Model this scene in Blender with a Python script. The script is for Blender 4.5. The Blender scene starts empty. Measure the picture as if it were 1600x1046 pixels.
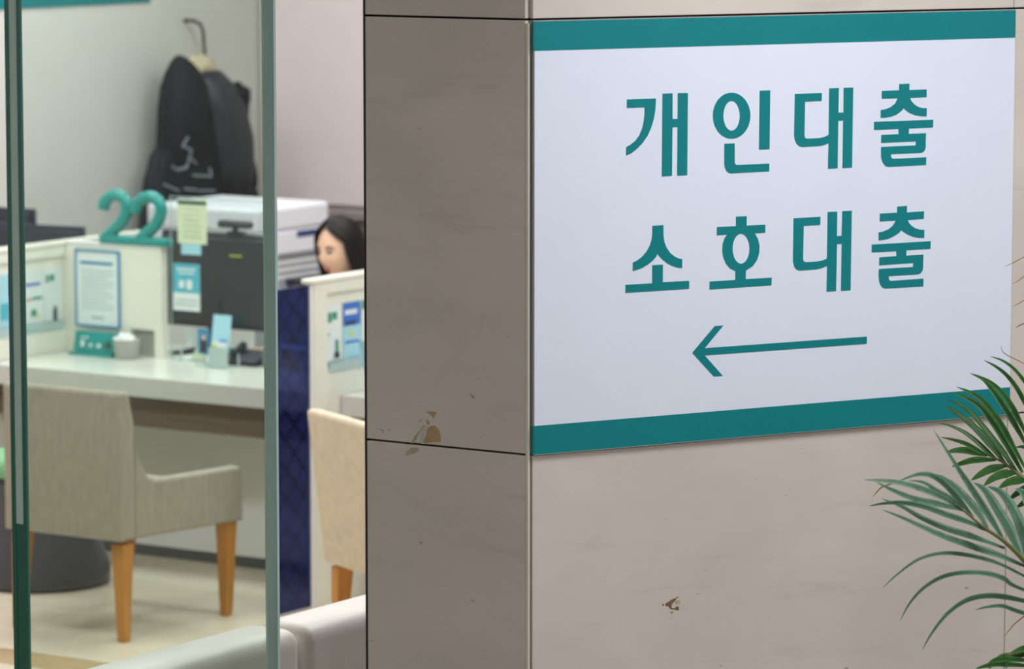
import bpy, bmesh, math, random
from mathutils import Vector, Matrix, noise

random.seed(7)
scene = bpy.context.scene
COL = scene.collection
R = math.radians

# ---------------------------------------------------------------- camera
cam_data = bpy.data.cameras.new('camera')
cam = bpy.data.objects.new('camera', cam_data)
COL.objects.link(cam)
cam.location = (0, 0, 2.6)
cam.rotation_euler = (R(90) - math.atan(745 / 6200), 0, R(33.2))
cam_data.sensor_width = 36
cam_data.lens = 6200 / 1600 * 36
cam_data.clip_end = 60
cam_data.dof.use_dof = True
cam_data.dof.focus_distance = 8.75
cam_data.dof.aperture_fstop = 5.2
scene.camera = cam

# ---------------------------------------------------------------- world, lights, exposure
world = bpy.data.worlds.new('world')
scene.world = world
world.use_nodes = True
world.node_tree.nodes['Background'].inputs[0].default_value = (.93, .98, 1.05, 1)
world.node_tree.nodes['Background'].inputs[1].default_value = 0.42
scene.view_settings.view_transform = 'Standard'
scene.view_settings.look = 'None'
scene.view_settings.gamma = 1
scene.view_settings.exposure = 0.0
scene.view_settings.use_curve_mapping = False
BANK_W = 19      # watts of one ceiling panel over the bank
LOBBY_W = 27     # watts of one ceiling panel over the lobby
# the ceiling panels (fixture and its light) are built by ceiling_panel() below

# ---------------------------------------------------------------- helpers
def lin(c):
    return tuple((x / 255 / 12.92) if x / 255 <= .04045 else ((x / 255 + .055) / 1.055) ** 2.4 for x in c)

def mat(name, rgb, rough=.5, metal=0., var=.06, scale=8., stretch=(1, 1, 1), bump=0., bscale=60., spec=.5, coat=0.):
    m = bpy.data.materials.new(name); m.use_nodes = True
    nt = m.node_tree; b = nt.nodes['Principled BSDF']
    c = lin(rgb)
    tc = nt.nodes.new('ShaderNodeTexCoord'); mp = nt.nodes.new('ShaderNodeMapping')
    mp.inputs['Scale'].default_value = stretch
    nt.links.new(tc.outputs['Object'], mp.inputs[0])
    n = nt.nodes.new('ShaderNodeTexNoise'); n.inputs['Scale'].default_value = scale; n.inputs['Detail'].default_value = 5
    nt.links.new(mp.outputs[0], n.inputs['Vector'])
    r = nt.nodes.new('ShaderNodeValToRGB')
    r.color_ramp.elements[0].position = .3; r.color_ramp.elements[1].position = .7
    r.color_ramp.elements[0].color = tuple(x * (1 - var) for x in c) + (1,)
    r.color_ramp.elements[1].color = tuple(min(1, x * (1 + var)) for x in c) + (1,)
    nt.links.new(n.outputs['Fac'], r.inputs[0]); nt.links.new(r.outputs[0], b.inputs['Base Color'])
    b.inputs['Roughness'].default_value = rough; b.inputs['Metallic'].default_value = metal
    b.inputs['Specular IOR Level'].default_value = spec
    b.inputs['Coat Weight'].default_value = coat
    if bump:
        n2 = nt.nodes.new('ShaderNodeTexNoise'); n2.inputs['Scale'].default_value = bscale; n2.inputs['Detail'].default_value = 4
        nt.links.new(mp.outputs[0], n2.inputs['Vector'])
        bp = nt.nodes.new('ShaderNodeBump'); bp.inputs['Strength'].default_value = bump; bp.inputs['Distance'].default_value = .002
        nt.links.new(n2.outputs['Fac'], bp.inputs['Height']); nt.links.new(bp.outputs[0], b.inputs['Normal'])
    return m

def stone_mat(name, rgb, streak=(107, 96, 85)):
    m = bpy.data.materials.new(name); m.use_nodes = True
    nt = m.node_tree; L = nt.links; b = nt.nodes['Principled BSDF']
    tc = nt.nodes.new('ShaderNodeTexCoord')
    def noise_node(scale, stretch, detail=6, rough=.6):
        mp = nt.nodes.new('ShaderNodeMapping'); mp.inputs['Scale'].default_value = stretch
        L.new(tc.outputs['Object'], mp.inputs[0])
        n = nt.nodes.new('ShaderNodeTexNoise'); n.inputs['Scale'].default_value = scale
        n.inputs['Detail'].default_value = detail; n.inputs['Roughness'].default_value = rough
        n.inputs['Distortion'].default_value = .4
        L.new(mp.outputs[0], n.inputs['Vector']); return n
    def ramp(src, p0, p1, c0=(0, 0, 0, 1), c1=(1, 1, 1, 1)):
        r = nt.nodes.new('ShaderNodeValToRGB'); r.color_ramp.elements[0].position = p0; r.color_ramp.elements[1].position = p1
        r.color_ramp.elements[0].color = c0; r.color_ramp.elements[1].color = c1
        L.new(src, r.inputs[0]); return r
    def mix(fac, a, bb):
        x = nt.nodes.new('ShaderNodeMix'); x.data_type = 'RGBA'
        L.new(fac, x.inputs[0])
        for s, i in ((a, 6), (bb, 7)):
            if isinstance(s, tuple): x.inputs[i].default_value = s
            else: L.new(s, x.inputs[i])
        return x.outputs[2]
    c = lin(rgb); s = lin(streak)
    cloud = ramp(noise_node(1.6, (1, 1, 2.2)).outputs['Fac'], .3, .72, tuple(x * .91 for x in c) + (1,), tuple(x * 1.06 for x in c) + (1,))
    streaks = ramp(noise_node(3.2, (1, 1, 7.), 9, .65).outputs['Fac'], .57, .82)
    k = nt.nodes.new('ShaderNodeMath'); k.operation = 'MULTIPLY'; k.inputs[1].default_value = .35
    L.new(streaks.outputs[0], k.inputs[0])
    col = mix(k.outputs[0], cloud.outputs[0], s + (1,))
    specks = ramp(noise_node(42, (.7, .7, 1.6), 2, .5).outputs['Fac'], .735, .79)
    k2 = nt.nodes.new('ShaderNodeMath'); k2.operation = 'MULTIPLY'; k2.inputs[1].default_value = .55
    L.new(specks.outputs[0], k2.inputs[0])
    col = mix(k2.outputs[0], col, tuple(x * .45 for x in s) + (1,))
    L.new(col, b.inputs['Base Color']); b.inputs['Roughness'].default_value = .42
    b.inputs['Specular IOR Level'].default_value = .35
    return m

def glass_mat(name, tint, gloss=.06, rough=.02):
    m = bpy.data.materials.new(name); m.use_nodes = True
    nt = m.node_tree; nt.nodes.clear()
    o = nt.nodes.new('ShaderNodeOutputMaterial'); t = nt.nodes.new('ShaderNodeBsdfTransparent')
    g = nt.nodes.new('ShaderNodeBsdfGlossy'); x = nt.nodes.new('ShaderNodeMixShader')
    t.inputs[0].default_value = tuple(tint) + (1,); g.inputs['Roughness'].default_value = rough
    x.inputs[0].default_value = gloss
    nt.links.new(t.outputs[0], x.inputs[1]); nt.links.new(g.outputs[0], x.inputs[2]); nt.links.new(x.outputs[0], o.inputs[0])
    return m

def emit_mat(name, rgb, s):
    m = bpy.data.materials.new(name); m.use_nodes = True
    b = m.node_tree.nodes['Principled BSDF']
    b.inputs['Base Color'].default_value = tuple(lin(rgb)) + (1,)
    b.inputs['Emission Color'].default_value = tuple(lin(rgb)) + (1,); b.inputs['Emission Strength'].default_value = s
    return m

def box(bm, x0, x1, y0, y1, z0, z1, bev=0., seg=2):
    ret = bmesh.ops.create_cube(bm, size=1)
    vs = ret['verts']
    for v in vs:
        v.co = Vector((x0 + (v.co.x + .5) * (x1 - x0), y0 + (v.co.y + .5) * (y1 - y0), z0 + (v.co.z + .5) * (z1 - z0)))
    if bev:
        es = list({e for v in vs for e in v.link_edges})
        bmesh.ops.bevel(bm, geom=es, offset=bev, segments=seg, affect='EDGES', profile=.5)

def prism(bm, pts, axis, a0, a1, bev=0., seg=2):
    """polygon pts in the two other axes, extruded along axis from a0 to a1"""
    def co(p, a):
        return {'x': (a, p[0], p[1]), 'y': (p[0], a, p[1]), 'z': (p[0], p[1], a)}[axis]
    v0 = [bm.verts.new(co(p, a0)) for p in pts]; v1 = [bm.verts.new(co(p, a1)) for p in pts]
    fs = [bm.faces.new(v0[::-1]), bm.faces.new(v1)]
    n = len(pts)
    for i in range(n):
        fs.append(bm.faces.new((v0[i], v0[(i + 1) % n], v1[(i + 1) % n], v1[i])))
    bmesh.ops.recalc_face_normals(bm, faces=fs)
    if bev:
        es = list(set(fs[0].edges) | set(fs[1].edges))
        bmesh.ops.bevel(bm, geom=es, offset=bev, segments=seg, affect='EDGES', profile=.5)

def tube(bm, pts, rad, n=10, closed_ends=True, squash=1.):
    pts = [Vector(p) for p in pts]
    rads = rad if isinstance(rad, (list, tuple)) else [rad] * len(pts)
    up = None; rings = []
    for i, p in enumerate(pts):
        t = (pts[min(i + 1, len(pts) - 1)] - pts[max(i - 1, 0)]).normalized()
        if up is None:
            up = Vector((0, 0, 1)) if abs(t.z) < .9 else Vector((0, 1, 0))
        s = t.cross(up).normalized(); up = s.cross(t).normalized()
        rings.append([bm.verts.new(p + (s * math.cos(2 * math.pi * k / n) + up * math.sin(2 * math.pi * k / n) * squash) * rads[i]) for k in range(n)])
    for a, b in zip(rings, rings[1:]):
        for k in range(n):
            bm.faces.new((a[k], a[(k + 1) % n], b[(k + 1) % n], b[k]))
    if closed_ends:
        bm.faces.new(rings[0][::-1]); bm.faces.new(rings[-1])

def lathe(bm, prof, n=40, cx=0, cy=0):
    rings = []
    for r, z in prof:
        rings.append([bm.verts.new((cx + r * math.cos(2 * math.pi * k / n), cy + r * math.sin(2 * math.pi * k / n), z)) for k in range(n)])
    for a, b in zip(rings, rings[1:]):
        for k in range(n):
            bm.faces.new((a[k], a[(k + 1) % n], b[(k + 1) % n], b[k]))
    bm.faces.new(rings[0][::-1]); bm.faces.new(rings[-1])

def loft(bm, rings, cap=True):
    vr = [[bm.verts.new(p) for p in r] for r in rings]
    n = len(vr[0])
    for a, b in zip(vr, vr[1:]):
        for k in range(n):
            bm.faces.new((a[k], a[(k + 1) % n], b[(k + 1) % n], b[k]))
    if cap:
        bm.faces.new(vr[0][::-1]); bm.faces.new(vr[-1])

def spline(pts, m=6):
    """Catmull-Rom through pts"""
    P = [Vector(p) for p in pts]; out = []
    for i in range(len(P) - 1):
        a = P[i - 1] if i else P[i] * 2 - P[i + 1]
        b, c = P[i], P[i + 1]
        d = P[i + 2] if i + 2 < len(P) else c * 2 - b
        for k in range(m):
            t = k / m
            out.append(.5 * ((2 * b) + (c - a) * t + (2 * a - 5 * b + 4 * c - d) * t * t + (3 * b - a - 3 * c + d) * t ** 3))
    out.append(P[-1]); return out

def obj(name, bm, m, parent=None, smooth=False, label=None):
    bmesh.ops.recalc_face_normals(bm, faces=bm.faces[:])
    me = bpy.data.meshes.new(name); bm.to_mesh(me); bm.free()
    if smooth:
        for p in me.polygons: p.use_smooth = True
    me.materials.append(m)
    o = bpy.data.objects.new(name, me); COL.objects.link(o)
    if parent: o.parent = parent
    if label: o['label'] = label
    return o

def B(name, m, parent, *boxes, bev=0., label=None, smooth=False):
    bm = bmesh.new()
    for b in boxes: box(bm, *b, bev=bev)
    return obj(name, bm, m, parent, smooth, label)

def flat(name, loops, depth, m, parent, frame, label=None):
    """filled 2-D outline with thickness; frame maps (x, y, depth) to the parent's space"""
    cu = bpy.data.curves.new(name, 'CURVE'); cu.dimensions = '2D'; cu.fill_mode = 'BOTH'; cu.extrude = depth / 2
    for lp in loops:
        s = cu.splines.new('POLY'); s.points.add(len(lp) - 1); s.use_cyclic_u = True
        for p, q in zip(s.points, lp): p.co = (q[0], q[1], 0, 1)
    t = bpy.data.objects.new(name, cu); COL.objects.link(t)
    me = bpy.data.meshes.new_from_object(t.evaluated_get(bpy.context.evaluated_depsgraph_get()))
    bpy.data.objects.remove(t); bpy.data.curves.remove(cu)
    for v in me.vertices: v.co = frame(v.co.x, v.co.y, v.co.z)
    me.materials.clear(); me.materials.append(m); me.name = name
    o = bpy.data.objects.new(name, me); COL.objects.link(o)
    if parent: o.parent = parent
    if label: o['label'] = label
    return o

def thing(name, label, cat, loc=(0, 0, 0), rz=0., group=None):
    o = bpy.data.objects.new(name, None); COL.objects.link(o)
    o.empty_display_size = .1
    o.location = loc; o.rotation_euler = (0, 0, rz)
    o['label'] = label; o['category'] = cat
    if group: o['group'] = group
    return o

def tag(o, label, cat, group=None):
    o['label'] = label; o['category'] = cat
    if group: o['group'] = group
    return o

def struct(o, label, cat=None):
    o['kind'] = 'structure'; o['label'] = label
    o['category'] = cat or o.name.split('_')[0]
    return o

def dup(root, loc, rz, label):
    r = root.copy(); COL.objects.link(r); r.location = loc; r.rotation_euler = (0, 0, rz); r['label'] = label
    for ch in list(root.children):
        c = ch.copy(); COL.objects.link(c); c.parent = r
        for g in ch.children:
            d = g.copy(); COL.objects.link(d); d.parent = c
    return r

# ---------------------------------------------------------------- materials
STONE = stone_mat('pinkish_beige_stone', (205, 195, 186), streak=(146, 133, 122))
JOINT = mat('dark_joint', (38, 30, 26), .9)
JOINT2 = mat('pale_joint_filler', (205, 200, 188), .7)
TEAL = mat('teal_print', (6, 123, 127), .45, var=.02, spec=.3)
SIGNWHITE = mat('sign_white', (218, 224, 238), .4, var=.01, spec=.3)
SIGNEDGE = mat('sign_edge', (150, 148, 150), .5)
CREAM = mat('cream_laminate', (232, 232, 218), .4, var=.02)
WHITE = mat('white_laminate', (236, 234, 232), .35, var=.02)
WORKTOP = mat('pale_worktop', (218, 219, 208), .22, var=.02)
WORKEDGE = mat('grey_white_edge', (205, 203, 198), .4, var=.02)
BROWN = mat('brown_wood_apron', (112, 92, 80), .5, var=.14, scale=5, stretch=(1, 1, 9))
GREYKICK = mat('grey_kick_plate', (120, 125, 132), .4)
WALLPAINT = mat('grey_white_wall_paint', (214, 212, 206), .7, var=.02)
CABWHITE = mat('pinkish_white_cabinet', (228, 216, 214), .45, var=.015)
GREYSHELF = mat('grey_shelf', (150, 142, 142), .4)
FLOORTILE = mat('cream_floor_tile', (226, 214, 190), .22, var=.05, scale=3)
FLOORBAND = mat('tan_floor_tile', (184, 160, 120), .28, var=.12, scale=6)
FABRIC = mat('beige_grey_fabric', (164, 157, 142), .95, var=.1, scale=60, stretch=(1, 1, .25), bump=.4, bscale=500, spec=.15)
FABRIC2 = mat('cream_fabric', (214, 200, 176), .95, var=.07, scale=30, bump=.4, bscale=500, spec=.15)
LEGWOOD = mat('honey_wood', (190, 128, 54), .4, var=.12, scale=9, stretch=(4, 4, .6))
GREENFAB = mat('green_vinyl', (120, 176, 128), .5)
DARKBASE = mat('dark_grey_stool_body', (70, 70, 76), .38, var=.05)
LEATHER = mat('white_leather', (238, 232, 222), .38, var=.03, bump=.15, bscale=150)
BLACKP = mat('black_plastic', (45, 49, 60), .45, var=.05)
GREYP = mat('grey_plastic', (160, 165, 176), .5)
PRINTWHITE = mat('printer_white', (236, 236, 244), .45, var=.01)
NAVYP = mat('navy_label', (40, 62, 118), .4)
TEALGLOSS = mat('teal_plastic', (18, 146, 140), .25, var=.03, coat=.3)
PAPER = mat('white_paper', (226, 234, 232), .6, var=.02)
PAPERGREEN = mat('pale_green_paper', (214, 226, 192), .6, var=.02)
PAPERBLUE = mat('light_blue_paper', (166, 214, 228), .6, var=.02)
CYANINK = mat('cyan_ink', (84, 178, 198), .6)
BLUEINK = mat('blue_ink', (66, 138, 178), .6)
GREYINK = mat('grey_ink', (176, 188, 188), .6)
DARKGREENINK = mat('dark_green_ink', (58, 92, 74), .6)
GREENINK = mat('green_ink', (48, 146, 120), .6)
MIDBLUE = mat('mid_blue_ink', (62, 116, 202), .6)
DARKINK = mat('dark_ink', (52, 58, 66), .6)
REDINK = mat('red_ink', (206, 110, 104), .6)
YELLOWINK = mat('yellow_ink', (214, 214, 60), .6)
ORANGEINK = mat('cardboard_orange', (196, 140, 96), .7)
CUPGREY = mat('grey_cup', (176, 176, 168), .4)
TISSUE = mat('white_tissue', (238, 240, 238), .8)
COATM = mat('black_coat_fabric', (30, 32, 39), .75, var=.12, scale=12, bump=.35, bscale=40, spec=.3)
COATSHEEN = mat('dark_nylon', (42, 44, 53), .5, var=.1, scale=12, bump=.3, bscale=40)
FUR = mat('beige_fur', (206, 192, 162), .95, var=.18, scale=60, bump=1., bscale=200)
PRINTINK = mat('pale_grey_print', (138, 146, 158), .7)
SKIN = mat('skin', (226, 184, 156), .5, var=.03, scale=20, spec=.35)
HAIR = mat('dark_brown_hair', (40, 32, 32), .45, var=.3, scale=30, stretch=(5, 5, .5))
LIPS = mat('lips', (178, 104, 90), .4)
EYEDARK = mat('eye_dark', (48, 34, 32), .3)
EYEWHITE = mat('eye_white', (214, 204, 200), .3)
BLOUSE = mat('dark_blouse', (56, 58, 66), .8)
LEAF = mat('palm_green', (54, 108, 42), .42, var=.22, scale=14)
LEAF2 = mat('grey_green_palm', (92, 134, 104), .45, var=.16, scale=14)
DRYLEAF = mat('dry_leaf_brown', (150, 120, 74), .7)
STEM = mat('palm_stem', (104, 112, 62), .5)
POT = mat('white_pot', (220, 216, 208), .35)
SOIL = mat('soil', (70, 54, 42), .95, var=.3, scale=40)
METALDARK = mat('dark_metal_trim', (56, 54, 54), .4, metal=.6)
HOOKM = mat('dark_hook_metal', (60, 60, 62), .35, metal=.7)
GLASSBODY = glass_mat('clear_greenish_glass', (.955, .98, .965), .018)
GLASSEDGE = mat('green_glass_edge', (36, 104, 86), .15, var=.15, scale=3, stretch=(1, 1, .3), coat=.5)
GLASSEDGE2 = mat('grey_green_glass_edge', (170, 196, 194), .2, var=.12, scale=4, stretch=(1, 1, .3))
GLASSGAP = mat('pale_glass_interlayer', (188, 216, 202), .3)
ACRYLIC = glass_mat('clear_acrylic', (.965, .98, .975), .03)
ACRYLEDGE = mat('acrylic_edge', (176, 196, 194), .2)
LAMP = emit_mat('lamp_diffuser', (255, 250, 245), 3.0)
CEILM = mat('white_ceiling', (226, 226, 222), .9, var=.02)

# navy film glass with a diamond pattern
NAVYGLASS = bpy.data.materials.new('navy_film_glass'); NAVYGLASS.use_nodes = True
def _navy():
    nt = NAVYGLASS.node_tree; nt.nodes.clear(); L = nt.links
    o = nt.nodes.new('ShaderNodeOutputMaterial'); tr = nt.nodes.new('ShaderNodeBsdfTransparent')
    tr.inputs[0].default_value = (.2, .27, .6, 1)
    df = nt.nodes.new('ShaderNodeBsdfPrincipled'); df.inputs['Roughness'].default_value = .15
    tc = nt.nodes.new('ShaderNodeTexCoord'); mp = nt.nodes.new('ShaderNodeMapping')
    mp.inputs['Rotation'].default_value = (R(45), 0, 0)
    L.new(tc.outputs['Object'], mp.inputs[0])
    ws = []
    for d in ('Y', 'Z'):
        w = nt.nodes.new('ShaderNodeTexWave'); w.bands_direction = d; w.inputs['Scale'].default_value = 4.4
        r = nt.nodes.new('ShaderNodeValToRGB'); r.color_ramp.elements[0].position = .86; r.color_ramp.elements[1].position = .97
        L.new(mp.outputs[0], w.inputs[0]); L.new(w.outputs['Fac'], r.inputs[0]); ws.append(r)
    mx = nt.nodes.new('ShaderNodeMath'); mx.operation = 'MAXIMUM'
    L.new(ws[0].outputs[0], mx.inputs[0]); L.new(ws[1].outputs[0], mx.inputs[1])
    mc = nt.nodes.new('ShaderNodeMix'); mc.data_type = 'RGBA'
    mc.inputs[6].default_value = lin((36, 48, 100)) + (1,); mc.inputs[7].default_value = lin((18, 22, 52)) + (1,)
    L.new(mx.outputs[0], mc.inputs[0]); L.new(mc.outputs[2], df.inputs['Base Color'])
    x = nt.nodes.new('ShaderNodeMixShader'); x.inputs[0].default_value = .55
    L.new(tr.outputs[0], x.inputs[1]); L.new(df.outputs[0], x.inputs[2]); L.new(x.outputs[0], o.inputs[0])
_navy()

# ---------------------------------------------------------------- the shell of the place
# axes: x runs along the counters, y goes into the bank, z up.  The sign wall turns off the pillar corner.
CORNER = Vector((-4.593, 7.084, 0))
WALL_RZ = R(63)
ROWS = [(0, .389), (.389, 1.324), (1.324, 2.259), (2.259, 3.194)]

HALLFLOOR = mat('beige_grey_hall_floor', (182, 168, 150), .3, var=.06, scale=3)
fl = struct(B('floor', HALLFLOOR, None, (-13, 8, -4, 16, -.1, -.004)), 'beige stone floor with cream tiles and a tan border band')
tile_bm = bmesh.new(); box(tile_bm, .002, .598, .002, .598, -.004, 0, bev=.0015, seg=1)
t0 = obj('floor_tile', tile_bm, FLOORTILE, fl); first = True
def floor_tile(x, y):
    global first
    o = t0 if first else t0.copy()
    if not first: COL.objects.link(o); o.parent = fl
    first = False; o.location = (x, y, 0)
for i in range(9):
    for j in range(5): floor_tile(-10.87 + i * .6, 9.9 + j * .6)
    for j in range(3): floor_tile(-10.87 + i * .6, 9.7 - (j + 1) * .6)
for i in range(9):
    bm = bmesh.new(); box(bm, -10.87 + i * .6 + .001, -10.87 + (i + 1) * .6 - .001, 9.701, 9.899, -.004, 0, bev=.0015, seg=1)
    obj('border_tile', bm, FLOORBAND, fl, label='tan border tile')

struct(B('ceiling', CEILM, None, (-13, 8, -4, 16, 3.2, 3.3)), 'white ceiling over hall and bank')
struct(B('wall_left', WALLPAINT, None, (-11.0, -10.87, 4, 15.0, 0, 3.2)), 'plain grey-white wall behind the hanging coat')
struct(B('wall_back', WALLPAINT, None, (-10.87, -2.0, 14.885, 15.0, 0, 3.2)), 'wall behind the white cabinets')

def ceiling_panel(x, y, w, d, watts, group, where):
    t = thing('ceiling_light', 'white ceiling light panel ' + where, 'light', (x, y, 3.2), 0, group)
    bm = bmesh.new()
    for a in ((-w / 2, w / 2, -d / 2, -d / 2 + .03), (-w / 2, w / 2, d / 2 - .03, d / 2), (-w / 2, -w / 2 + .03, -d / 2 + .03, d / 2 - .03), (w / 2 - .03, w / 2, -d / 2 + .03, d / 2 - .03)):
        box(bm, *a, -.03, 0)
    obj('frame', bm, WHITE, t)
    B('diffuser', LAMP, t, (-w / 2 + .03, w / 2 - .03, -d / 2 + .03, d / 2 - .03, -.012, 0))
    ld = bpy.data.lights.new('panel_lamp', 'AREA'); ld.shape = 'RECTANGLE'; ld.size = w - .08; ld.size_y = d - .08; ld.energy = watts
    ld.color = (.965, 1, 1.06)
    lo = bpy.data.objects.new('panel_lamp', ld); COL.objects.link(lo); lo.parent = t; lo.location = (0, 0, -.035)
for x, wx in ((-10.0, 'beside the left wall'), (-8.2, 'in the middle row'), (-6.4, 'in the row near the pillar')):
    for y, wy in ((9.0, 'over the waiting area'), (10.9, 'over the customer chairs'), (12.8, 'over the clerks')):
        ceiling_panel(x, y, 1.2, .6, BANK_W, 'ceiling panels over the bank', wy + ' ' + wx)
for x, y, k, wh in ((-3.1, 7.0, 1.25, 'in front of the big sign'), (-2.3, 8.6, .75, 'over the palm'), (-2.2, 3.6, 1.5, 'between camera and pillar'), (.6, 8.2, .35, 'far right in the hall'), (.6, 4.8, .35, 'near right in the hall')):
    ceiling_panel(x, y, 1.2, .6, LOBBY_W * k, 'ceiling panels over the hall', wh)

ceiling_panel(-4.9, 9.5, 1.2, .6, BANK_W * 2, 'ceiling panels over the bank', 'added to brighten the sofa behind the pillar')  # extra unseen panel, added only to brighten the side of the sofa

# --- pillar: the shaded left face
def wall_point(s, n=0.):
    return CORNER + Vector((math.sin(R(27)), math.cos(R(27)), 0)) * s + Vector((math.cos(R(27)), -math.sin(R(27)), 0)) * n
P4 = wall_point(4, -.021); P5 = wall_point(4, -.3)
bm = bmesh.new()
prism(bm, [(-5.018, 7.106), (-4.612, 7.106), (P4.x, P4.y), (P5.x, P5.y), (-5.018, 7.7)], 'z', 0, 3.2)
wl = struct(obj('wall_pillar', bm, JOINT), 'beige stone pillar face in shade, left of the big sign', 'wall')
for z0, z1 in ROWS:
    B('stone_tile', STONE, wl, (-5.019, -4.6015, 7.084, 7.1055, z0 + .0022, z1 - .0022), bev=.0015)
struct(B('trim_1', METALDARK, None, (-5.0235, -5.0195, 7.083, 7.7, 0, 3.2)), 'thin dark metal edge strip down the pillar', 'trim')
bm = bmesh.new()
c0 = wall_point(0, 0)
prism(bm, [(-4.6005, 7.0835), (-4.5945, 7.0835), (-4.592, 7.0875), (-4.5945, 7.0925), (-4.6005, 7.0925)], 'z', 0, 2.251)
struct(obj('trim_2', bm, JOINT2), 'pale filler strip down the pillar corner', 'trim')
# --- the sign wall
wr = bpy.data.objects.new('wall_right', None)
bm = bmesh.new(); box(bm, .03, 3.9, .0215, .027, 0, 3.2)
wr = struct(obj('wall_right', bm, JOINT), 'beige stone wall that carries the big sign', 'wall')
wr.location = CORNER; wr.rotation_euler = (0, 0, WALL_RZ)
for z0, z1 in ROWS:
    for s0, s1 in ((.0085, 1.279), (1.279, 2.56), (2.56, 3.84)):
        B('stone_tile', STONE, wr, (s0 + .0012, s1 - .0012, 0, .021, z0 + .002, z1 - .002), bev=.0015)
CHIPS_LEFT = [
([(-4.857,1.357),(-4.849,1.367),(-4.836,1.369),(-4.825,1.36),(-4.821,1.345),(-4.821,1.334),(-4.836,1.333),(-4.849,1.331),(-4.858,1.328),(-4.865,1.328),(-4.867,1.331),(-4.859,1.348)],0),
([(-4.862,1.399),(-4.831,1.4),(-4.84,1.384),(-4.848,1.392)],0),
([(-4.872,1.362),(-4.865,1.37),(-4.863,1.367),(-4.875,1.353),(-4.881,1.345),(-4.886,1.334),(-4.893,1.326),(-4.901,1.324),(-4.895,1.336),(-4.884,1.349)],1),
([(-4.913,1.304),(-4.901,1.315),(-4.879,1.317),(-4.881,1.309),(-4.892,1.302),(-4.913,1.296),(-4.917,1.297)],1),
([(-4.882,1.374),(-4.873,1.381),(-4.87,1.379),(-4.879,1.373)],1),
([(-4.859,1.366),(-4.852,1.369),(-4.858,1.35),(-4.868,1.33),(-4.878,1.327),(-4.877,1.347),(-4.865,1.364)],2),
([(-4.861,1.38),(-4.856,1.382),(-4.85,1.373),(-4.853,1.37),(-4.858,1.371)],0),
]
CHIPS_RIGHT = [
([(0.3481,0.967),(0.3519,0.9677),(0.364,0.9743),(0.3767,0.9769),(0.3761,0.9731),(0.3704,0.9682),(0.3653,0.9632),(0.3647,0.9577),(0.3654,0.9549),(0.3743,0.9535),(0.3743,0.9568),(0.3832,0.9571),(0.3845,0.9493),(0.3794,0.9481),(0.3718,0.9516),(0.3629,0.9524),(0.3577,0.9573),(0.3564,0.9607),(0.3501,0.9597)],3),
([(0.3597,0.9473),(0.3692,0.9491),(0.3693,0.9447),(0.3642,0.9419)],0),
([(0.3767,0.9786),(0.3799,0.9794),(0.3825,0.9769),(0.378,0.9762)],3),
([(0.3392,0.9667),(0.3424,0.9675),(0.345,0.964),(0.3431,0.9609)],3),
([(0.3717,0.9681),(0.3768,0.9709),(0.387,0.9699),(0.3864,0.9628),(0.3768,0.961)],1),
]
CHIPM = [mat('chip_tan', (172, 146, 110), .7, var=.12, scale=40), mat('chip_olive', (170, 158, 134), .7, var=.1, scale=40), mat('chip_pale', (188, 182, 170), .6), mat('chip_brown', (112, 92, 66), .8, var=.3, scale=120)]
for poly, c in CHIPS_LEFT:
    flat('worn_patch', [poly], .0004, CHIPM[c], wl, lambda x, y, d: (x, 7.0839 + d, y))
for poly, c in CHIPS_RIGHT:
    flat('worn_patch', [poly], .0004, CHIPM[c], wr, lambda x, y, d: (x, -.0001 + d, y))

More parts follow.
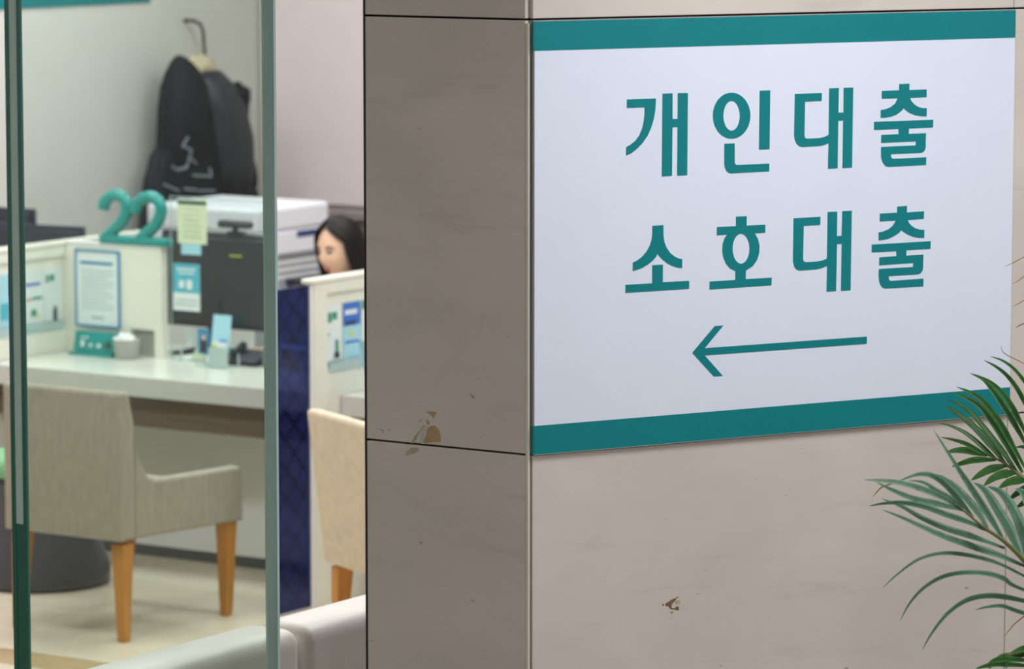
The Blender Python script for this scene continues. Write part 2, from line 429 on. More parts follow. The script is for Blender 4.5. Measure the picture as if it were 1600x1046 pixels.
# ---------------------------------------------------------------- the big sign
sign = thing('wall_sign', 'large white rectangular sign with teal bands, teal Korean lettering and left arrow', 'sign', CORNER, WALL_RZ)
board_bm = bmesh.new(); box(board_bm, .0065, 1.278, -.009, -.001, 1.324, 2.257, bev=.0008, seg=1)
obj('board', board_bm, SIGNEDGE, sign)
B('face', SIGNWHITE, sign, (.0085, 1.276, -.0102, -.009, 1.3245, 2.2555))
B('band', TEAL, sign, (.0085, 1.276, -.0107, -.0102, 2.193, 2.2555), label='teal band along the top')
B('band', TEAL, sign, (.0085, 1.276, -.0107, -.0102, 1.3255, 1.388), label='teal band along the bottom')
for z0, z1 in ((2.193, 2.2555), (1.3255, 1.388)): B('side_strip', TEAL, sign, (.0055, .0085, -.0102, -.002, z0, z1))
GLYPHS = [
[[(0.2383,2.0829),(0.3117,2.0829),(0.3112,2.0683),(0.3095,2.0533),(0.3058,2.0358),(0.2993,2.0184),(0.2905,2.0023),(0.2773,1.9864),(0.2626,1.9743),(0.2494,1.966),(0.2367,1.9619),(0.2367,1.9798),(0.2478,1.9849),(0.2596,1.9928),(0.2698,2.0043),(0.2772,2.0191),(0.2815,2.0366),(0.2829,2.0491),(0.2834,2.0647),(0.2384,2.0648)],[(0.3286,2.0928),(0.3541,2.0928),(0.3544,2.037),(0.3676,2.037),(0.3675,2.0929),(0.3935,2.0924),(0.3928,1.9132),(0.3671,1.9132),(0.3674,2.0194),(0.3543,2.019),(0.3537,1.9135),(0.3278,1.913)]],
[[(0.556,2.0378),(0.5554,2.0299),(0.5537,2.0223),(0.5508,2.015),(0.5468,2.0084),(0.5419,2.0025),(0.5361,1.9976),(0.5296,1.9936),(0.5225,1.9908),(0.5151,1.9893),(0.5074,1.9889),(0.4998,1.9898),(0.4923,1.9919),(0.4852,1.9952),(0.4787,1.9995),(0.4728,2.0049),(0.4679,2.0111),(0.4638,2.0179),(0.4609,2.0253),(0.459,2.0331),(0.4584,2.041),(0.4589,2.0488),(0.4606,2.0564),(0.4635,2.0636),(0.4674,2.0702),(0.4723,2.0761),(0.4781,2.081),(0.4846,2.085),(0.4916,2.0878),(0.499,2.0894),(0.5066,2.0898),(0.5143,2.089),(0.5217,2.0869),(0.5288,2.0837),(0.5354,2.0793),(0.5413,2.074),(0.5463,2.0678),(0.5504,2.061),(0.5534,2.0535),(0.5553,2.0458)],[(0.5286,2.0384),(0.5283,2.0333),(0.5276,2.0284),(0.5263,2.0237),(0.5246,2.0194),(0.5224,2.0156),(0.5199,2.0123),(0.517,2.0097),(0.5139,2.0079),(0.5106,2.0068),(0.5073,2.0065),(0.5039,2.007),(0.5006,2.0083),(0.4975,2.0104),(0.4946,2.0132),(0.492,2.0166),(0.4898,2.0205),(0.488,2.025),(0.4867,2.0297),(0.4858,2.0347),(0.4855,2.0398),(0.4858,2.0449),(0.4865,2.0499),(0.4878,2.0545),(0.4895,2.0588),(0.4916,2.0627),(0.4942,2.0659),(0.497,2.0685),(0.5001,2.0704),(0.5034,2.0714),(0.5068,2.0717),(0.5101,2.0712),(0.5134,2.07),(0.5166,2.0679),(0.5195,2.0651),(0.5221,2.0617),(0.5243,2.0578),(0.5261,2.0533),(0.5274,2.0486),(0.5283,2.0436)],[(0.5802,2.092),(0.6077,2.0922),(0.6071,1.9623),(0.5795,1.9623)],[(0.4887,1.9783),(0.5154,1.9784),(0.5157,1.937),(0.5173,1.9329),(0.5218,1.9304),(0.6067,1.9305),(0.6066,1.9133),(0.5083,1.9127),(0.5007,1.9138),(0.4946,1.9187),(0.4906,1.9257),(0.4888,1.9342)]],
[[(0.673,2.0821),(0.7449,2.0821),(0.7444,2.0646),(0.7001,2.0644),(0.6993,1.9894),(0.7009,1.9842),(0.7059,1.982),(0.7385,1.9821),(0.7525,1.9842),(0.7643,1.9885),(0.7644,2.0918),(0.7903,2.0919),(0.7897,2.0371),(0.8035,2.0369),(0.8034,2.092),(0.8291,2.0918),(0.8279,1.9132),(0.8024,1.9129),(0.803,2.0193),(0.7896,2.0192),(0.789,1.9131),(0.7633,1.9128),(0.7642,1.9698),(0.7527,1.9663),(0.7387,1.9643),(0.6937,1.9641),(0.6859,1.9659),(0.6791,1.9716),(0.674,1.98),(0.6721,1.9904)]],
[[(0.9543,2.0961),(0.982,2.0961),(0.9822,2.0817),(1.0296,2.0819),(1.0299,2.0646),(0.9838,2.0641),(0.9883,2.0567),(0.9964,2.0491),(1.0077,2.043),(1.019,2.04),(1.0306,2.0397),(1.0305,2.021),(1.0161,2.0218),(1.0,2.0246),(0.9839,2.0301),(0.9743,2.0357),(0.9672,2.0416),(0.9599,2.0348),(0.9489,2.0284),(0.9346,2.0239),(0.9188,2.0218),(0.9045,2.0217),(0.9046,2.0394),(0.9169,2.0406),(0.9311,2.0448),(0.9437,2.0528),(0.9509,2.0643),(0.9071,2.0646),(0.9068,2.082),(0.9538,2.0822)],[(0.8865,2.0134),(1.049,2.0128),(1.0486,1.9955),(0.9819,1.9954),(0.9817,1.9833),(1.0292,1.983),(1.029,1.9531),(1.0272,1.9452),(1.0221,1.9407),(1.0164,1.9391),(0.9339,1.9392),(0.9336,1.9342),(0.9359,1.9302),(0.941,1.9285),(1.031,1.9285),(1.0306,1.9112),(0.9266,1.9107),(0.9186,1.9134),(0.9122,1.9201),(0.908,1.9287),(0.9066,1.9379),(0.9066,1.9564),(1.0013,1.9564),(1.0018,1.9656),(0.9065,1.9655),(0.9069,1.9833),(0.954,1.9835),(0.9538,1.9953),(0.8868,1.9952)]],
[[(0.3042,1.8064),(0.3322,1.8067),(0.3326,1.784),(0.3348,1.77),(0.3408,1.7569),(0.3498,1.7451),(0.3618,1.7363),(0.3724,1.7317),(0.3811,1.7297),(0.3809,1.7101),(0.3695,1.7117),(0.356,1.716),(0.3425,1.7225),(0.329,1.7329),(0.3215,1.7401),(0.3179,1.7454),(0.3141,1.7384),(0.3052,1.7302),(0.2919,1.7218),(0.2771,1.7152),(0.2638,1.7118),(0.2546,1.7102),(0.2548,1.7287),(0.2651,1.7323),(0.277,1.7393),(0.2888,1.7501),(0.2976,1.7629),(0.3026,1.7766),(0.3043,1.7904)],[(0.3044,1.7204),(0.3315,1.7203),(0.3314,1.6818),(0.3994,1.681),(0.3992,1.6636),(0.2362,1.6636),(0.2364,1.681),(0.3043,1.6807)]],
[[(0.5203,1.8168),(0.5484,1.8165),(0.5482,1.7957),(0.5976,1.7955),(0.5974,1.7777),(0.5698,1.7777),(0.5782,1.7647),(0.5826,1.749),(0.5818,1.7336),(0.5765,1.7184),(0.5649,1.7048),(0.5472,1.6961),(0.5468,1.6773),(0.6153,1.6768),(0.6151,1.66),(0.4523,1.6592),(0.4525,1.6767),(0.5196,1.6767),(0.5198,1.6963),(0.5054,1.7032),(0.4947,1.7143),(0.4876,1.7293),(0.485,1.7435),(0.4861,1.7588),(0.4912,1.7714),(0.4981,1.7783),(0.4705,1.778),(0.4707,1.796),(0.5202,1.7957)],[(0.5563,1.7441),(0.5561,1.7389),(0.5553,1.7339),(0.554,1.7292),(0.5522,1.7248),(0.55,1.7209),(0.5473,1.7177),(0.5444,1.7151),(0.5412,1.7133),(0.5378,1.7122),(0.5343,1.712),(0.5308,1.7126),(0.5274,1.714),(0.5241,1.7161),(0.5211,1.719),(0.5185,1.7225),(0.5162,1.7266),(0.5143,1.7311),(0.5129,1.736),(0.5121,1.7411),(0.5118,1.7463),(0.512,1.7515),(0.5128,1.7565),(0.5141,1.7612),(0.5159,1.7656),(0.5181,1.7694),(0.5207,1.7727),(0.5237,1.7753),(0.5269,1.7771),(0.5303,1.7782),(0.5337,1.7784),(0.5372,1.7778),(0.5406,1.7765),(0.5439,1.7743),(0.5469,1.7714),(0.5496,1.7679),(0.5519,1.7639),(0.5538,1.7593),(0.5551,1.7545),(0.556,1.7493)]],
[[(0.6724,1.8063),(0.7442,1.8065),(0.7438,1.7883),(0.6996,1.7883),(0.6985,1.7149),(0.7001,1.7096),(0.7051,1.7067),(0.7338,1.7066),(0.7494,1.7079),(0.7628,1.7119),(0.7635,1.8163),(0.7892,1.8159),(0.7889,1.761),(0.8018,1.7609),(0.803,1.8164),(0.8285,1.8163),(0.8275,1.6374),(0.8017,1.6372),(0.8023,1.7433),(0.7894,1.7432),(0.7881,1.6377),(0.7627,1.6375),(0.7633,1.6954),(0.7496,1.6914),(0.734,1.6891),(0.6888,1.6888),(0.681,1.6918),(0.6754,1.6984),(0.6718,1.7097)]],
[[(0.9524,1.82),(0.9793,1.8204),(0.9792,1.8057),(1.0267,1.8062),(1.0263,1.7891),(0.9817,1.7885),(0.986,1.7809),(0.9941,1.7739),(1.0038,1.7685),(1.0151,1.7653),(1.0283,1.7642),(1.028,1.7457),(1.0122,1.7467),(0.9961,1.7501),(0.9815,1.7561),(0.9718,1.7613),(0.9644,1.7663),(0.9575,1.7598),(0.9448,1.7538),(0.9305,1.7487),(0.9162,1.7465),(0.9025,1.7459),(0.9026,1.764),(0.9143,1.7653),(0.9302,1.7703),(0.9412,1.7777),(0.9494,1.7886),(0.9051,1.7888),(0.9052,1.8063),(0.9523,1.8064)],[(0.8839,1.7373),(1.0462,1.7374),(1.0458,1.72),(0.9792,1.7201),(0.979,1.7079),(1.0263,1.7077),(1.0261,1.6786),(1.0243,1.6707),(1.0192,1.6657),(1.0134,1.6636),(0.9316,1.6637),(0.9314,1.6584),(0.9334,1.6543),(0.9375,1.6525),(1.0274,1.6531),(1.0271,1.6354),(0.9224,1.636),(0.9144,1.6388),(0.9086,1.6451),(0.905,1.654),(0.9039,1.6651),(0.904,1.6812),(0.9984,1.6811),(0.9985,1.6903),(0.9048,1.6895),(0.9052,1.7076),(0.9518,1.708),(0.9516,1.7193),(0.8841,1.7197)]],
[[(0.4087,1.5218),(0.4666,1.5775),(0.489,1.5776),(0.4406,1.5301),(0.8732,1.5299),(0.8734,1.5136),(0.4407,1.5142),(0.4882,1.4657),(0.4651,1.4658)]],
]
for i, g in enumerate(GLYPHS):
    flat('letter' if i < 8 else 'arrow', g, .001, TEAL, sign, lambda x, y, d: (x, -.0106 + d, y))

# ---------------------------------------------------------------- glass pane in front
gp = thing('glass_door', 'tall clear glass pane with green edges standing left of the pillar', 'glass door', (-5.1, 6.0, 0))
for dx in (-.020, .010):
    B('sheet', GLASSBODY, gp, (dx, dx + .010, .006, .832, 0, 3.1))
B('edge', GLASSEDGE, gp, (-.020, -.010, 0, .006, 0, 3.1), label='green polished edge')
B('edge', GLASSEDGE, gp, (.010, .020, 0, .006, 0, 3.1), label='green polished edge')
B('edge_gap', GLASSGAP, gp, (-.010, .010, .0015, .006, 1.28, 3.1), label='pale gap between the two sheets')
B('edge_gap', GLASSEDGE, gp, (-.010, .010, .0015, .006, 0, 1.28))
B('far_edge', GLASSEDGE2, gp, (-.006, .020, .832, .840, 0, 3.1), label='grey-green far edge')
B('far_edge_rim', GLASSGAP, gp, (-.012, -.0065, .832, .839, 0, 3.1), label='pale rim of the far edge')

# ---------------------------------------------------------------- counters
def counter(x0, x1, label, group='customer counters'):
    t = thing('counter_desk', label, 'desk', ((x0 + x1) / 2, 11.2, 0), 0, group)
    w = (x1 - x0) / 2
    B('worktop', WORKTOP, t, (-w, w, 0.004, .85, .656, .73), bev=.003)
    B('worktop_edge', WORKEDGE, t, (-w, w, 0, .004, .657, .7285))
    B('apron', BROWN, t, (-w, w, .05, .075, .54, .656))
    B('front_panel', WHITE, t, (-w, w, .3, .33, .05, .656))
    B('kick_plate', GREYKICK, t, (-w, w, .345, .365, 0, .05))
    return t
counter(-9.658, -8.093, 'pale counter desk under the teal number 22')
counter(-8.043, -6.5, 'pale counter desk beside the pillar, behind the cream chair')
counter(-10.862, -9.709, 'pale counter desk at the far left edge behind the glass edge')

def partition(x1, label, brochures):
    t = thing('desk_partition', label, 'partition', (x1, 11.05, 0), 0, 'low partitions between counters')
    B('panel', CREAM, t, (-.036, -.014, 0, 1.1, 0, 1.135))
    # raised frame around the recessed leaflet rack
    B('frame_post', CREAM, t, (-.0139, 0, 0, .08, 0, 1.135), bev=.002)
    B('frame_post', CREAM, t, (-.0139, 0, .61, 1.1, 0, 1.135), bev=.002)
    B('frame_rail', CREAM, t, (-.0139, 0, .08, .61, 1.095, 1.135), bev=.002)
    B('frame_rail', CREAM, t, (-.0139, 0, .08, .61, 0, .83), bev=.002)
    B('cap', CREAM, t, (-.042, .006, -.02, 1.105, 1.1352, 1.152), bev=.004)
    B('leaflet_lip', ACRYLEDGE, t, (.0005, .0025, .085, .60, .815, .85))
    return t
partition(-9.665, 'cream partition with leaflets on the left of counter 22', 3)
partition(-8.05, 'cream partition with leaflets right next to the pillar', 2)

def leaflet(x1, y0, y1, z0, z1, base, marks, label):
    t = thing('leaflet', label, 'leaflet', (x1 - .0125, (y0 + y1) / 2, z0), 0, 'leaflets in the partition racks')
    w = (y1 - y0) / 2; h = z1 - z0
    B('sheet', base, t, (0, .002, -w, w, 0, h))
    for i, (m, a0, a1, b0, b1) in enumerate(marks):      # fractions of width and height
        B('print', m, t, (.0021, .0026 + .0003 * i, -w + 2 * w * a0, -w + 2 * w * a1, h * b0, h * b1))
    return t
Z0, Z1 = .835, 1.05
leaflet(-9.665, 11.29, 11.40, Z0, Z1, PAPERBLUE, [(MIDBLUE, .5, 1, .6, 1), (CYANINK, 0, .5, .2, .5)], 'light blue leaflet half hidden by the green glass edge')
leaflet(-9.665, 11.412, 11.538, Z0, Z1, PAPER, [(GREENINK, 0, 1, 0, .06), (MIDBLUE, .15, .9, .74, .79), (REDINK, .2, .45, .48, .52), (GREENINK, .5, .95, .49, .54), (GREENINK, .45, .68, .2, .32), (YELLOWINK, .7, .85, .18, .22)], 'white leaflet with red and green line of print on left partition')
leaflet(-9.665, 11.545, 11.645, Z0, Z1, PAPER, [(GREENINK, 0, 1, 0, .07), (GREENINK, .12, .28, .76, .9), (GREENINK, .35, .6, .78, .9), (DARKINK, .52, .75, .07, .28), (GREENINK, .56, .7, .28, .34)], 'white leaflet with green heading nearest the framed notice')
leaflet(-8.05, 11.137, 11.226, Z0, Z1, PAPER, [(GREENINK, 0, 1, 0, .08), (GREENINK, .1, .35, .72, .88), (GREENINK, .4, .7, .76, .88), (DARKINK, .5, .85, .12, .22), (GREENINK, .58, .78, .22, .42), (GREYINK, .08, .2, .5, .54)], 'white leaflet with green heading on the right partition')
leaflet(-8.05, 11.236, 11.342, Z0, Z1, PAPERBLUE, [(MIDBLUE, 0, 1, .62, 1), (NAVYP, .1, .75, .62, .7), (PAPER, .1, .8, .8, .88), (YELLOWINK, .4, .55, .42, .54), (MIDBLUE, .1, .9, .33, .37)], 'blue leaflet on the right partition beside the pillar')
leaflet(-8.05, 11.352, 11.45, Z0, Z1, PAPER, [(GREENINK, 0, 1, .85, 1), (CYANINK, 0, 1, 0, .1)], 'teal cornered leaflet partly behind the pillar edge')
cd_ = thing('standing_card', 'light blue card leaning on the counter by the pillar', 'card', (-7.93, 11.32, .731), 0)
bm = bmesh.new(); prism(bm, [(0, 0), (.004, 0), (-.06, .19), (-.064, .19)], 'x', -.08, .10); obj('sheet', bm, PAPERBLUE, cd_)
bm = bmesh.new(); prism(bm, [(.09, 0), (.094, 0), (-.058, .18), (-.062, .18)], 'x', -.01, .03); obj('back_stay', bm, PAPERBLUE, cd_)

# navy glass divider in front of the right partition
nd = thing('glass_divider', 'navy blue patterned glass divider standing beside counter 22', 'divider', (-8.062, 10.94, 0))
B('pane', NAVYGLASS, nd, (-.005, .005, -.105, .106, .004, 1.131))
B('post', WHITE, nd, (-.009, .009, .0915, .108, 0, 1.131))

# ---------------------------------------------------------------- screen panel with the number 22
sp = thing('counter_screen', 'cream upright panel on the counter below the number 22', 'screen', (-9.4325, 11.66, .73), 0)
B('board', CREAM, sp, (-.2315, .08, 0, .036, 0, .414), (.08, .2325, 0, .036, .105, .414), (.195, .2325, 0, .036, 0, .105))
B('outlet_recess', CUPGREY, sp, (.0805, .1945, .024, .036, 0, .1045))
B('top_cap', WHITE, sp, (-.2315, .236, -.003, .04, .4145, .422), bev=.002)
num = thing('number_sign', 'glossy teal three-dimensional number 22 on the counter panel', 'number sign', (-9.35, 11.675, 1.1525), 0)
D1 = [(-9.487, 1.28), (-9.479, 1.309), (-9.452, 1.329), (-9.418, 1.336), (-9.389, 1.326), (-9.372, 1.299), (-9.378, 1.268), (-9.4, 1.236), (-9.445, 1.197), (-9.474, 1.177)]
D2 = [(-9.337, 1.277), (-9.322, 1.309), (-9.294, 1.33), (-9.259, 1.337), (-9.227, 1.326), (-9.211, 1.299), (-9.216, 1.268), (-9.241, 1.229), (-9.29, 1.192), (-9.31, 1.177)]
for dg in (D1, D2):
    bm = bmesh.new()
    tube(bm, spline([(x + 9.35, 0, z - 1.1525) for x, z in dg], 5), .0235, 14)
    x0 = dg[-1][0] + 9.35 - .022
    box(bm, x0, x0 + .165, -.022, .022, 0, .032, bev=.006)
    o = obj('digit', bm, TEALGLOSS, num, True)

nf = thing('framed_notice', 'white printed notice in a blue frame on the cream panel', 'notice', (-9.504, 11.658, .832), 0)
B('paper', PAPER, nf, (-.1, .1, -.004, 0, .006, .288))
B('frame', BLUEINK, nf, (-.107, .107, -.008, -.0005, 0, .007), (-.107, .107, -.008, -.0005, .287, .294), (-.107, -.1, -.008, -.0005, .007, .287), (.1, .107, -.008, -.0005, .007, .287))
B('heading', BLUEINK, nf, (-.083, .075, -.005, -.004, .237, .249), label='blue heading line')
bm = bmesh.new()
for k in range(11):
    box(bm, -.078, .078 - .03 * (k % 3 == 2), -.0046, -.004, .212 - k * .0145, .2165 - k * .0145)
box(bm, -.03, .03, -.0046, -.004, .03, .04)
obj('printed_text', bm, GREYINK, nf)

tb = thing('teal_desk_sign', 'small teal block sign with white marks on counter 22', 'desk sign', (-9.475, 11.60, .73), R(-2))
B('foot', TEALGLOSS, tb, (-.11, .108, -.03, .035, 0, .012), bev=.003)
bm = bmesh.new(); prism(bm, [(-.012, .0142), (.03, .0142), (.03, .088), (.002, .088)], 'x', -.1, .1, bev=.002); obj('body', bm, TEALGLOSS, tb)
for x0, x1, z0, z1 in ((-.06, -.048, .032, .056), (-.062, -.054, .064, .07), (-.016, -.008, .034, .046), (.022, .036, .034, .046), (-.04, -.032, .064, .07)):
    zc = (z0 + z1) / 2; yc = -.012 + .014 * (zc - .0142) / .0738
    B('white_mark', TISSUE, tb, (x0, x1, yc - .008, yc + .002, z0, z1))
zc = .045; yc = -.012 + .014 * (zc - .0142) / .0738
B('dark_mark', DARKGREENINK, tb, (.058, .082, yc - .008, yc + .002, .032, .058))

cup = thing('tissue_cup', 'grey round cup holding white tissue beside the teal block', 'cup', (-9.315, 11.59, .73), 0)
bm = bmesh.new(); lathe(bm, [(.038, 0), (.044, .004), (.051, .07), (.053, .074), (.047, .074), (.043, .02)], 32); obj('bowl', bm, CUPGREY, cup, True)
bm = bmesh.new()
bmesh.ops.create_icosphere(bm, subdivisions=3, radius=.038)
for v in bm.verts:
    n_ = noise.noise(v.co * 60) * .012
    v.co = Vector((v.co.x * 1.05 - .012, v.co.y, v.co.z * .72 + .068)) + v.co.normalized() * n_
obj('tissue', bm, TISSUE, cup)

# ---------------------------------------------------------------- clear screen with papers
ac = thing('acrylic_screen', 'clear acrylic screen with papers standing on counter 22', 'screen', (-8.88, 11.62, .73), 0)
def acr_out():
    return [(-.243, 0), (-.2, 0), (-.197, .045), (-.18, .068), (-.155, .074), (-.09, .077), (-.09, 0), (.068, 0), (.068, .05), (.2, .05), (.2, .13), (.215, .125), (.246, .14), (.246, .622), (-.243, .622)]
flat('sheet', [acr_out()], .005, ACRYLIC, ac, lambda x, y, d: (x, d, y))
bm = bmesh.new()
tube(bm, [(-.2, 0, .002), (-.197, 0, .045), (-.18, 0, .068), (-.155, 0, .074), (-.09, 0, .077), (-.09, 0, .003)], .004, 6)
tube(bm, [(.068, 0, .003), (.068, 0, .05)], .004, 6)
tube(bm, [(.2, 0, .13), (.225, 0, .126), (.246, 0, .14), (.246, 0, .62)], .003, 6)
tube(bm, [(-.243, 0, .003), (-.243, 0, .62), (.246, 0, .62)], .0022, 6)
obj('polished_edge', bm, ACRYLEDGE, ac)
def paper(name, x0, x1, z0, z1, m, label, marks):
    t = thing(name, label, 'paper', ((x0 + x1) / 2, 11.6155, z0), 0)
    w = (x1 - x0) / 2; h = z1 - z0
    B('sheet', m, t, (-w, w, -.0012, 0, 0, h))
    for i, (mm, a0, a1, b0, b1) in enumerate(marks):
        B('print', mm, t, (-w + 2 * w * a0, -w + 2 * w * a1, -.0016 - .0003 * i, -.0012, h * b0, h * b1))
    return t
paper('taped_paper', -9.085, -8.95, 1.178, 1.345, PAPERGREEN, 'pale green printed paper with dark green heading on the clear screen', [(DARKGREENINK, 0, 1, .87, .96), (PAPER, 0, .6, .965, 1)] + [(GREYINK, .2, .8, .76 - k * .12, .775 - k * .12) for k in range(6)])
paper('sticker', -9.07, -8.978, 1.137, 1.177, PAPERBLUE, 'small pale blue sticker below the green paper', [])
paper('taped_leaflet', -9.109, -8.985, .926, 1.102, PAPER, 'cyan and white leaflet on the clear screen', [(CYANINK, 0, 1, .38, 1), (PAPER, .12, .85, .86, .9), (PAPER, .2, .8, .78, .81), (PAPER, .22, .42, .48, .64), (PAPER, .52, .72, .46, .66), (GREYINK, .1, .9, .12, .14), (GREYINK, .1, .9, .22, .24)])
sc = thing('card_stand', 'light blue standing card on the counter in front of the screen', 'card', (-8.853, 11.57, .73), 0)
bm = bmesh.new(); prism(bm, [(-.012, .06), (-.009, .06), (.012, .195), (.009, .195)], 'x', -.041, .041); obj('card', bm, PAPERBLUE, sc)
B('print', PAPER, sc, (-.032, .032, -.0145, -.0095, .074, .098))
B('print', MIDBLUE, sc, (.002, .03, -.0135, -.0068, .088, .105)); B('print', YELLOWINK, sc, (-.03, -.012, -.0155, -.0095, .077, .088))
B('holder', ACRYLEDGE, sc, (-.043, .043, -.02, .02, 0, .006), (-.043, .043, -.0225, -.0165, .006, .075))
pc = thing('photo_card', 'small dark photo card left of the light blue card', 'card', (-8.94, 11.575, .73), 0)
B('card', BLUEINK, pc, (-.026, .026, 0, .003, .045, .14)); B('figure', DARKINK, pc, (-.014, .016, -.001, 0, .05, .098)); B('figure_head', SKIN, pc, (-.005, .009, -.001, 0, .098, .115))
B('holder', ACRYLEDGE, pc, (-.028, .028, -.015, .02, 0, .006), (-.003, .003, .0032, .006, .006, .13))

# ---------------------------------------------------------------- clerk-side equipment
def monitor(loc, rz, w, h, z0, label, cam_x=None):
    t = thing('monitor', label, 'monitor', loc, rz, 'computer monitors')
    bm = bmesh.new(); box(bm, -w / 2, w / 2, 0, .022, z0, z0 + h, bev=.006); obj('casing', bm, BLACKP, t)
    B('rear_housing', BLACKP, t, (-w * .47, w * .47, -.016, -.0005, z0 + h * .05, z0 + h * .95), bev=.006)
    B('screen_glass', DARKINK, t, (-w / 2 + .012, w / 2 - .012, .0223, .0235, z0 + .016, z0 + h - .012))
    B('neck', BLACKP, t, (-.03, .03, -.028, -.0165, .012, z0 + h * .3), bev=.004)
    B('base', BLACKP, t, (-.12, .12, -.13, .07, 0, .012), bev=.004)
    return t
monitor((-9.145, 11.93, .73), 0, .535, .365, .092, 'black computer monitor seen from behind on counter 22')
monitor((-10.16, 12.02, .73), R(7), .53, .36, .072, 'dark computer monitor behind the left partition')
monitor((-10.62, 12.30, .73), R(4), .5, .36, .10, 'dark computer monitor cut by the left picture edge')
wc = thing('webcam', 'dark wide webcam on top of the monitor', 'webcam', (-9.06, 11.935, 1.1885), 0)
bm = bmesh.new(); box(bm, -.078, .078, -.02, .02, .02, .05, bev=.013); obj('body', bm, BLACKP, wc, True)
B('clip', BLACKP, wc, (-.035, .035, -.012, .024, 0, .008), bev=.002); B('stem', BLACKP, wc, (-.008, .008, -.008, .008, .008, .022))
yl = B('yellow_marker', YELLOWINK, None, (-.028, .028, -.003, .003, 0, .006), bev=.002)
# hangs on a small ledge fixed to the monitor's rear
yl.location = (-9.03, 11.896, 1.105)
tag(yl, 'thin yellow tab stuck on the back of the monitor', 'tab')
bx = thing('storage_box', 'small orange brown box on the desk under the monitor', 'box', (-8.70, 11.83, .73), 0)
B('carton', ORANGEINK, bx, (-.04, .034, -.03, .025, 0, .095), bev=.002); B('lid', ORANGEINK, bx, (-.043, .037, -.033, .028, .0955, .107), bev=.002)
tr = thing('document_tray', 'pale document tray with yellow note at the screen side', 'tray', (-8.64, 11.69, .73), 0)
for k in range(3): B('shelf', GREYP, tr, (-.09, .12, -.03, .06, .012 + k * .028, .016 + k * .028))
for sx in (-.09, .117): B('side_wall', GREYP, tr, (sx, sx + .003, -.03, .06, 0, .08))
B('sheets', PAPER, tr, (-.085, .113, -.028, .058, .0725, .082)); B('yellow_note', YELLOWINK, tr, (-.06, -.005, -.033, -.0305, .03, .062))
ph = thing('desk_phone', 'small black phone terminal on the counter behind the screen', 'phone', (-8.83, 11.70, .73), 0)
bm = bmesh.new(); prism(bm, [(-.05, 0), (.06, 0), (.06, .05), (-.05, .018)], 'x', -.07, .07, bev=.004); obj('body', bm, BLACKP, ph)
bm = bmesh.new(); tube(bm, [(-.05, -.03, .042), (-.05, 0, .052), (-.05, .045, .066)], [.016, .011, .016], 8); obj('handset', bm, BLACKP, ph, True)
ps = thing('paper_pile', 'white papers tucked behind the clear screen', 'papers', (-9.08, 11.72, .73), 0)
for k in range(4):
    B('paper_sheet', PAPER, ps, (-.08 + .006 * k, .1 - .01 * k, -.06, .06, .003 * k, .003 * k + .0025))
bm = bmesh.new(); prism(bm, [(-.02, .115), (.05, .115), (.018, .06)], 'y', -.065, -.062); obj('folded_corner', bm, PAPER, ps)
bm = bmesh.new(); prism(bm, [(.075, .10), (.09, .0125), (.02, .0125)], 'y', -.065, -.062); obj('folded_corner', bm, PAPERGREEN, ps)

# printer on its cabinet
pk = thing('low_cabinet', 'grey low cabinet carrying the white printer', 'cabinet', (-9.97, 13.15, 0), 0)
B('body', GREYP, pk, (-.32, .30, -.27, .4, 0, .82), bev=.004)
for k in range(2):
    d = B('door', WHITE, pk, (-.315 + .305 * k, -.015 + .305 * k, -.29, -.2705, .05, .8), bev=.003)
    B('handle', HOOKM, d, (-.04 + .02 * k, -.03 + .02 * k, -.30, -.2905, .4, .55))
pr = thing('printer', 'white office printer with navy stripe behind the monitor', 'printer', (-9.97, 13.15, .82), 0)
B('lower_body', GREYP, pr, (-.27, .26, -.235, .25, 0, .155), bev=.01)
for k in range(3): B('vent_slat', WHITE, pr, (.2605, .264, -.12, .2, .055 + k * .03, .068 + k * .03))
B('tray_handle', BLACKP, pr, (.262, .31, -.02, .2, .028, .052), bev=.004)
for y in (.0, .13): B('tray_support', GREYP, pr, (.262, .29, y, y + .02, 0, .027))
B('upper_body', PRINTWHITE, pr, (-.285, .283, -.25, .26, .1555, .255), bev=.012)
B('scanner_lid', PRINTWHITE, pr, (-.285, .283, -.25, .26, .256, .357), bev=.016)
B('navy_stripe', NAVYP, pr, (.2832, .2845, .03, .22, .222, .248))

# white cabinets along the back wall
def tall_cabinet(x0, x1, label, knob):
    t = thing('tall_cabinet', label, 'cabinet', ((x0 + x1) / 2, 14.882, 0), 0, 'white cabinets along the back wall')
    w = (x1 - x0) / 2
    B('carcass', CABWHITE, t, (-w, w, -.36, 0, 1.04, 2.5)); B('base_unit', GREYSHELF, t, (-w, w, -.34, 0, 0, .985)); B('shelf_edge', GREYSHELF, t, (-w, w, -.40, 0, .985, 1.005))
    B('backboard', CABWHITE, t, (-w, w, -.34, 0, 1.006, 1.04))
    d = B('door', CABWHITE, t, (-w + .003, w - .003, -.382, -.361, 1.045, 2.497), bev=.002)
    if knob:
        bm = bmesh.new(); lathe(bm, [(.010, 0), (.010, .006), (.004, .012)], 12)
        bmesh.ops.rotate(bm, verts=bm.verts, cent=(0, 0, 0), matrix=Matrix.Rotation(R(90), 3, 'X'))
        bmesh.ops.translate(bm, verts=bm.verts, vec=(-w + .03, -.3825, 1.15)); obj('lock', bm, GREYSHELF, d, True)
    return t
tall_cabinet(-10.86, -10.24, 'white tall cabinet in the corner right of the coat', False)
tall_cabinet(-10.24, -9.62, 'white tall cabinet with round lock above the clerk', True)
tall_cabinet(-9.62, -9.0, 'white tall cabinet mostly behind the pillar', False)

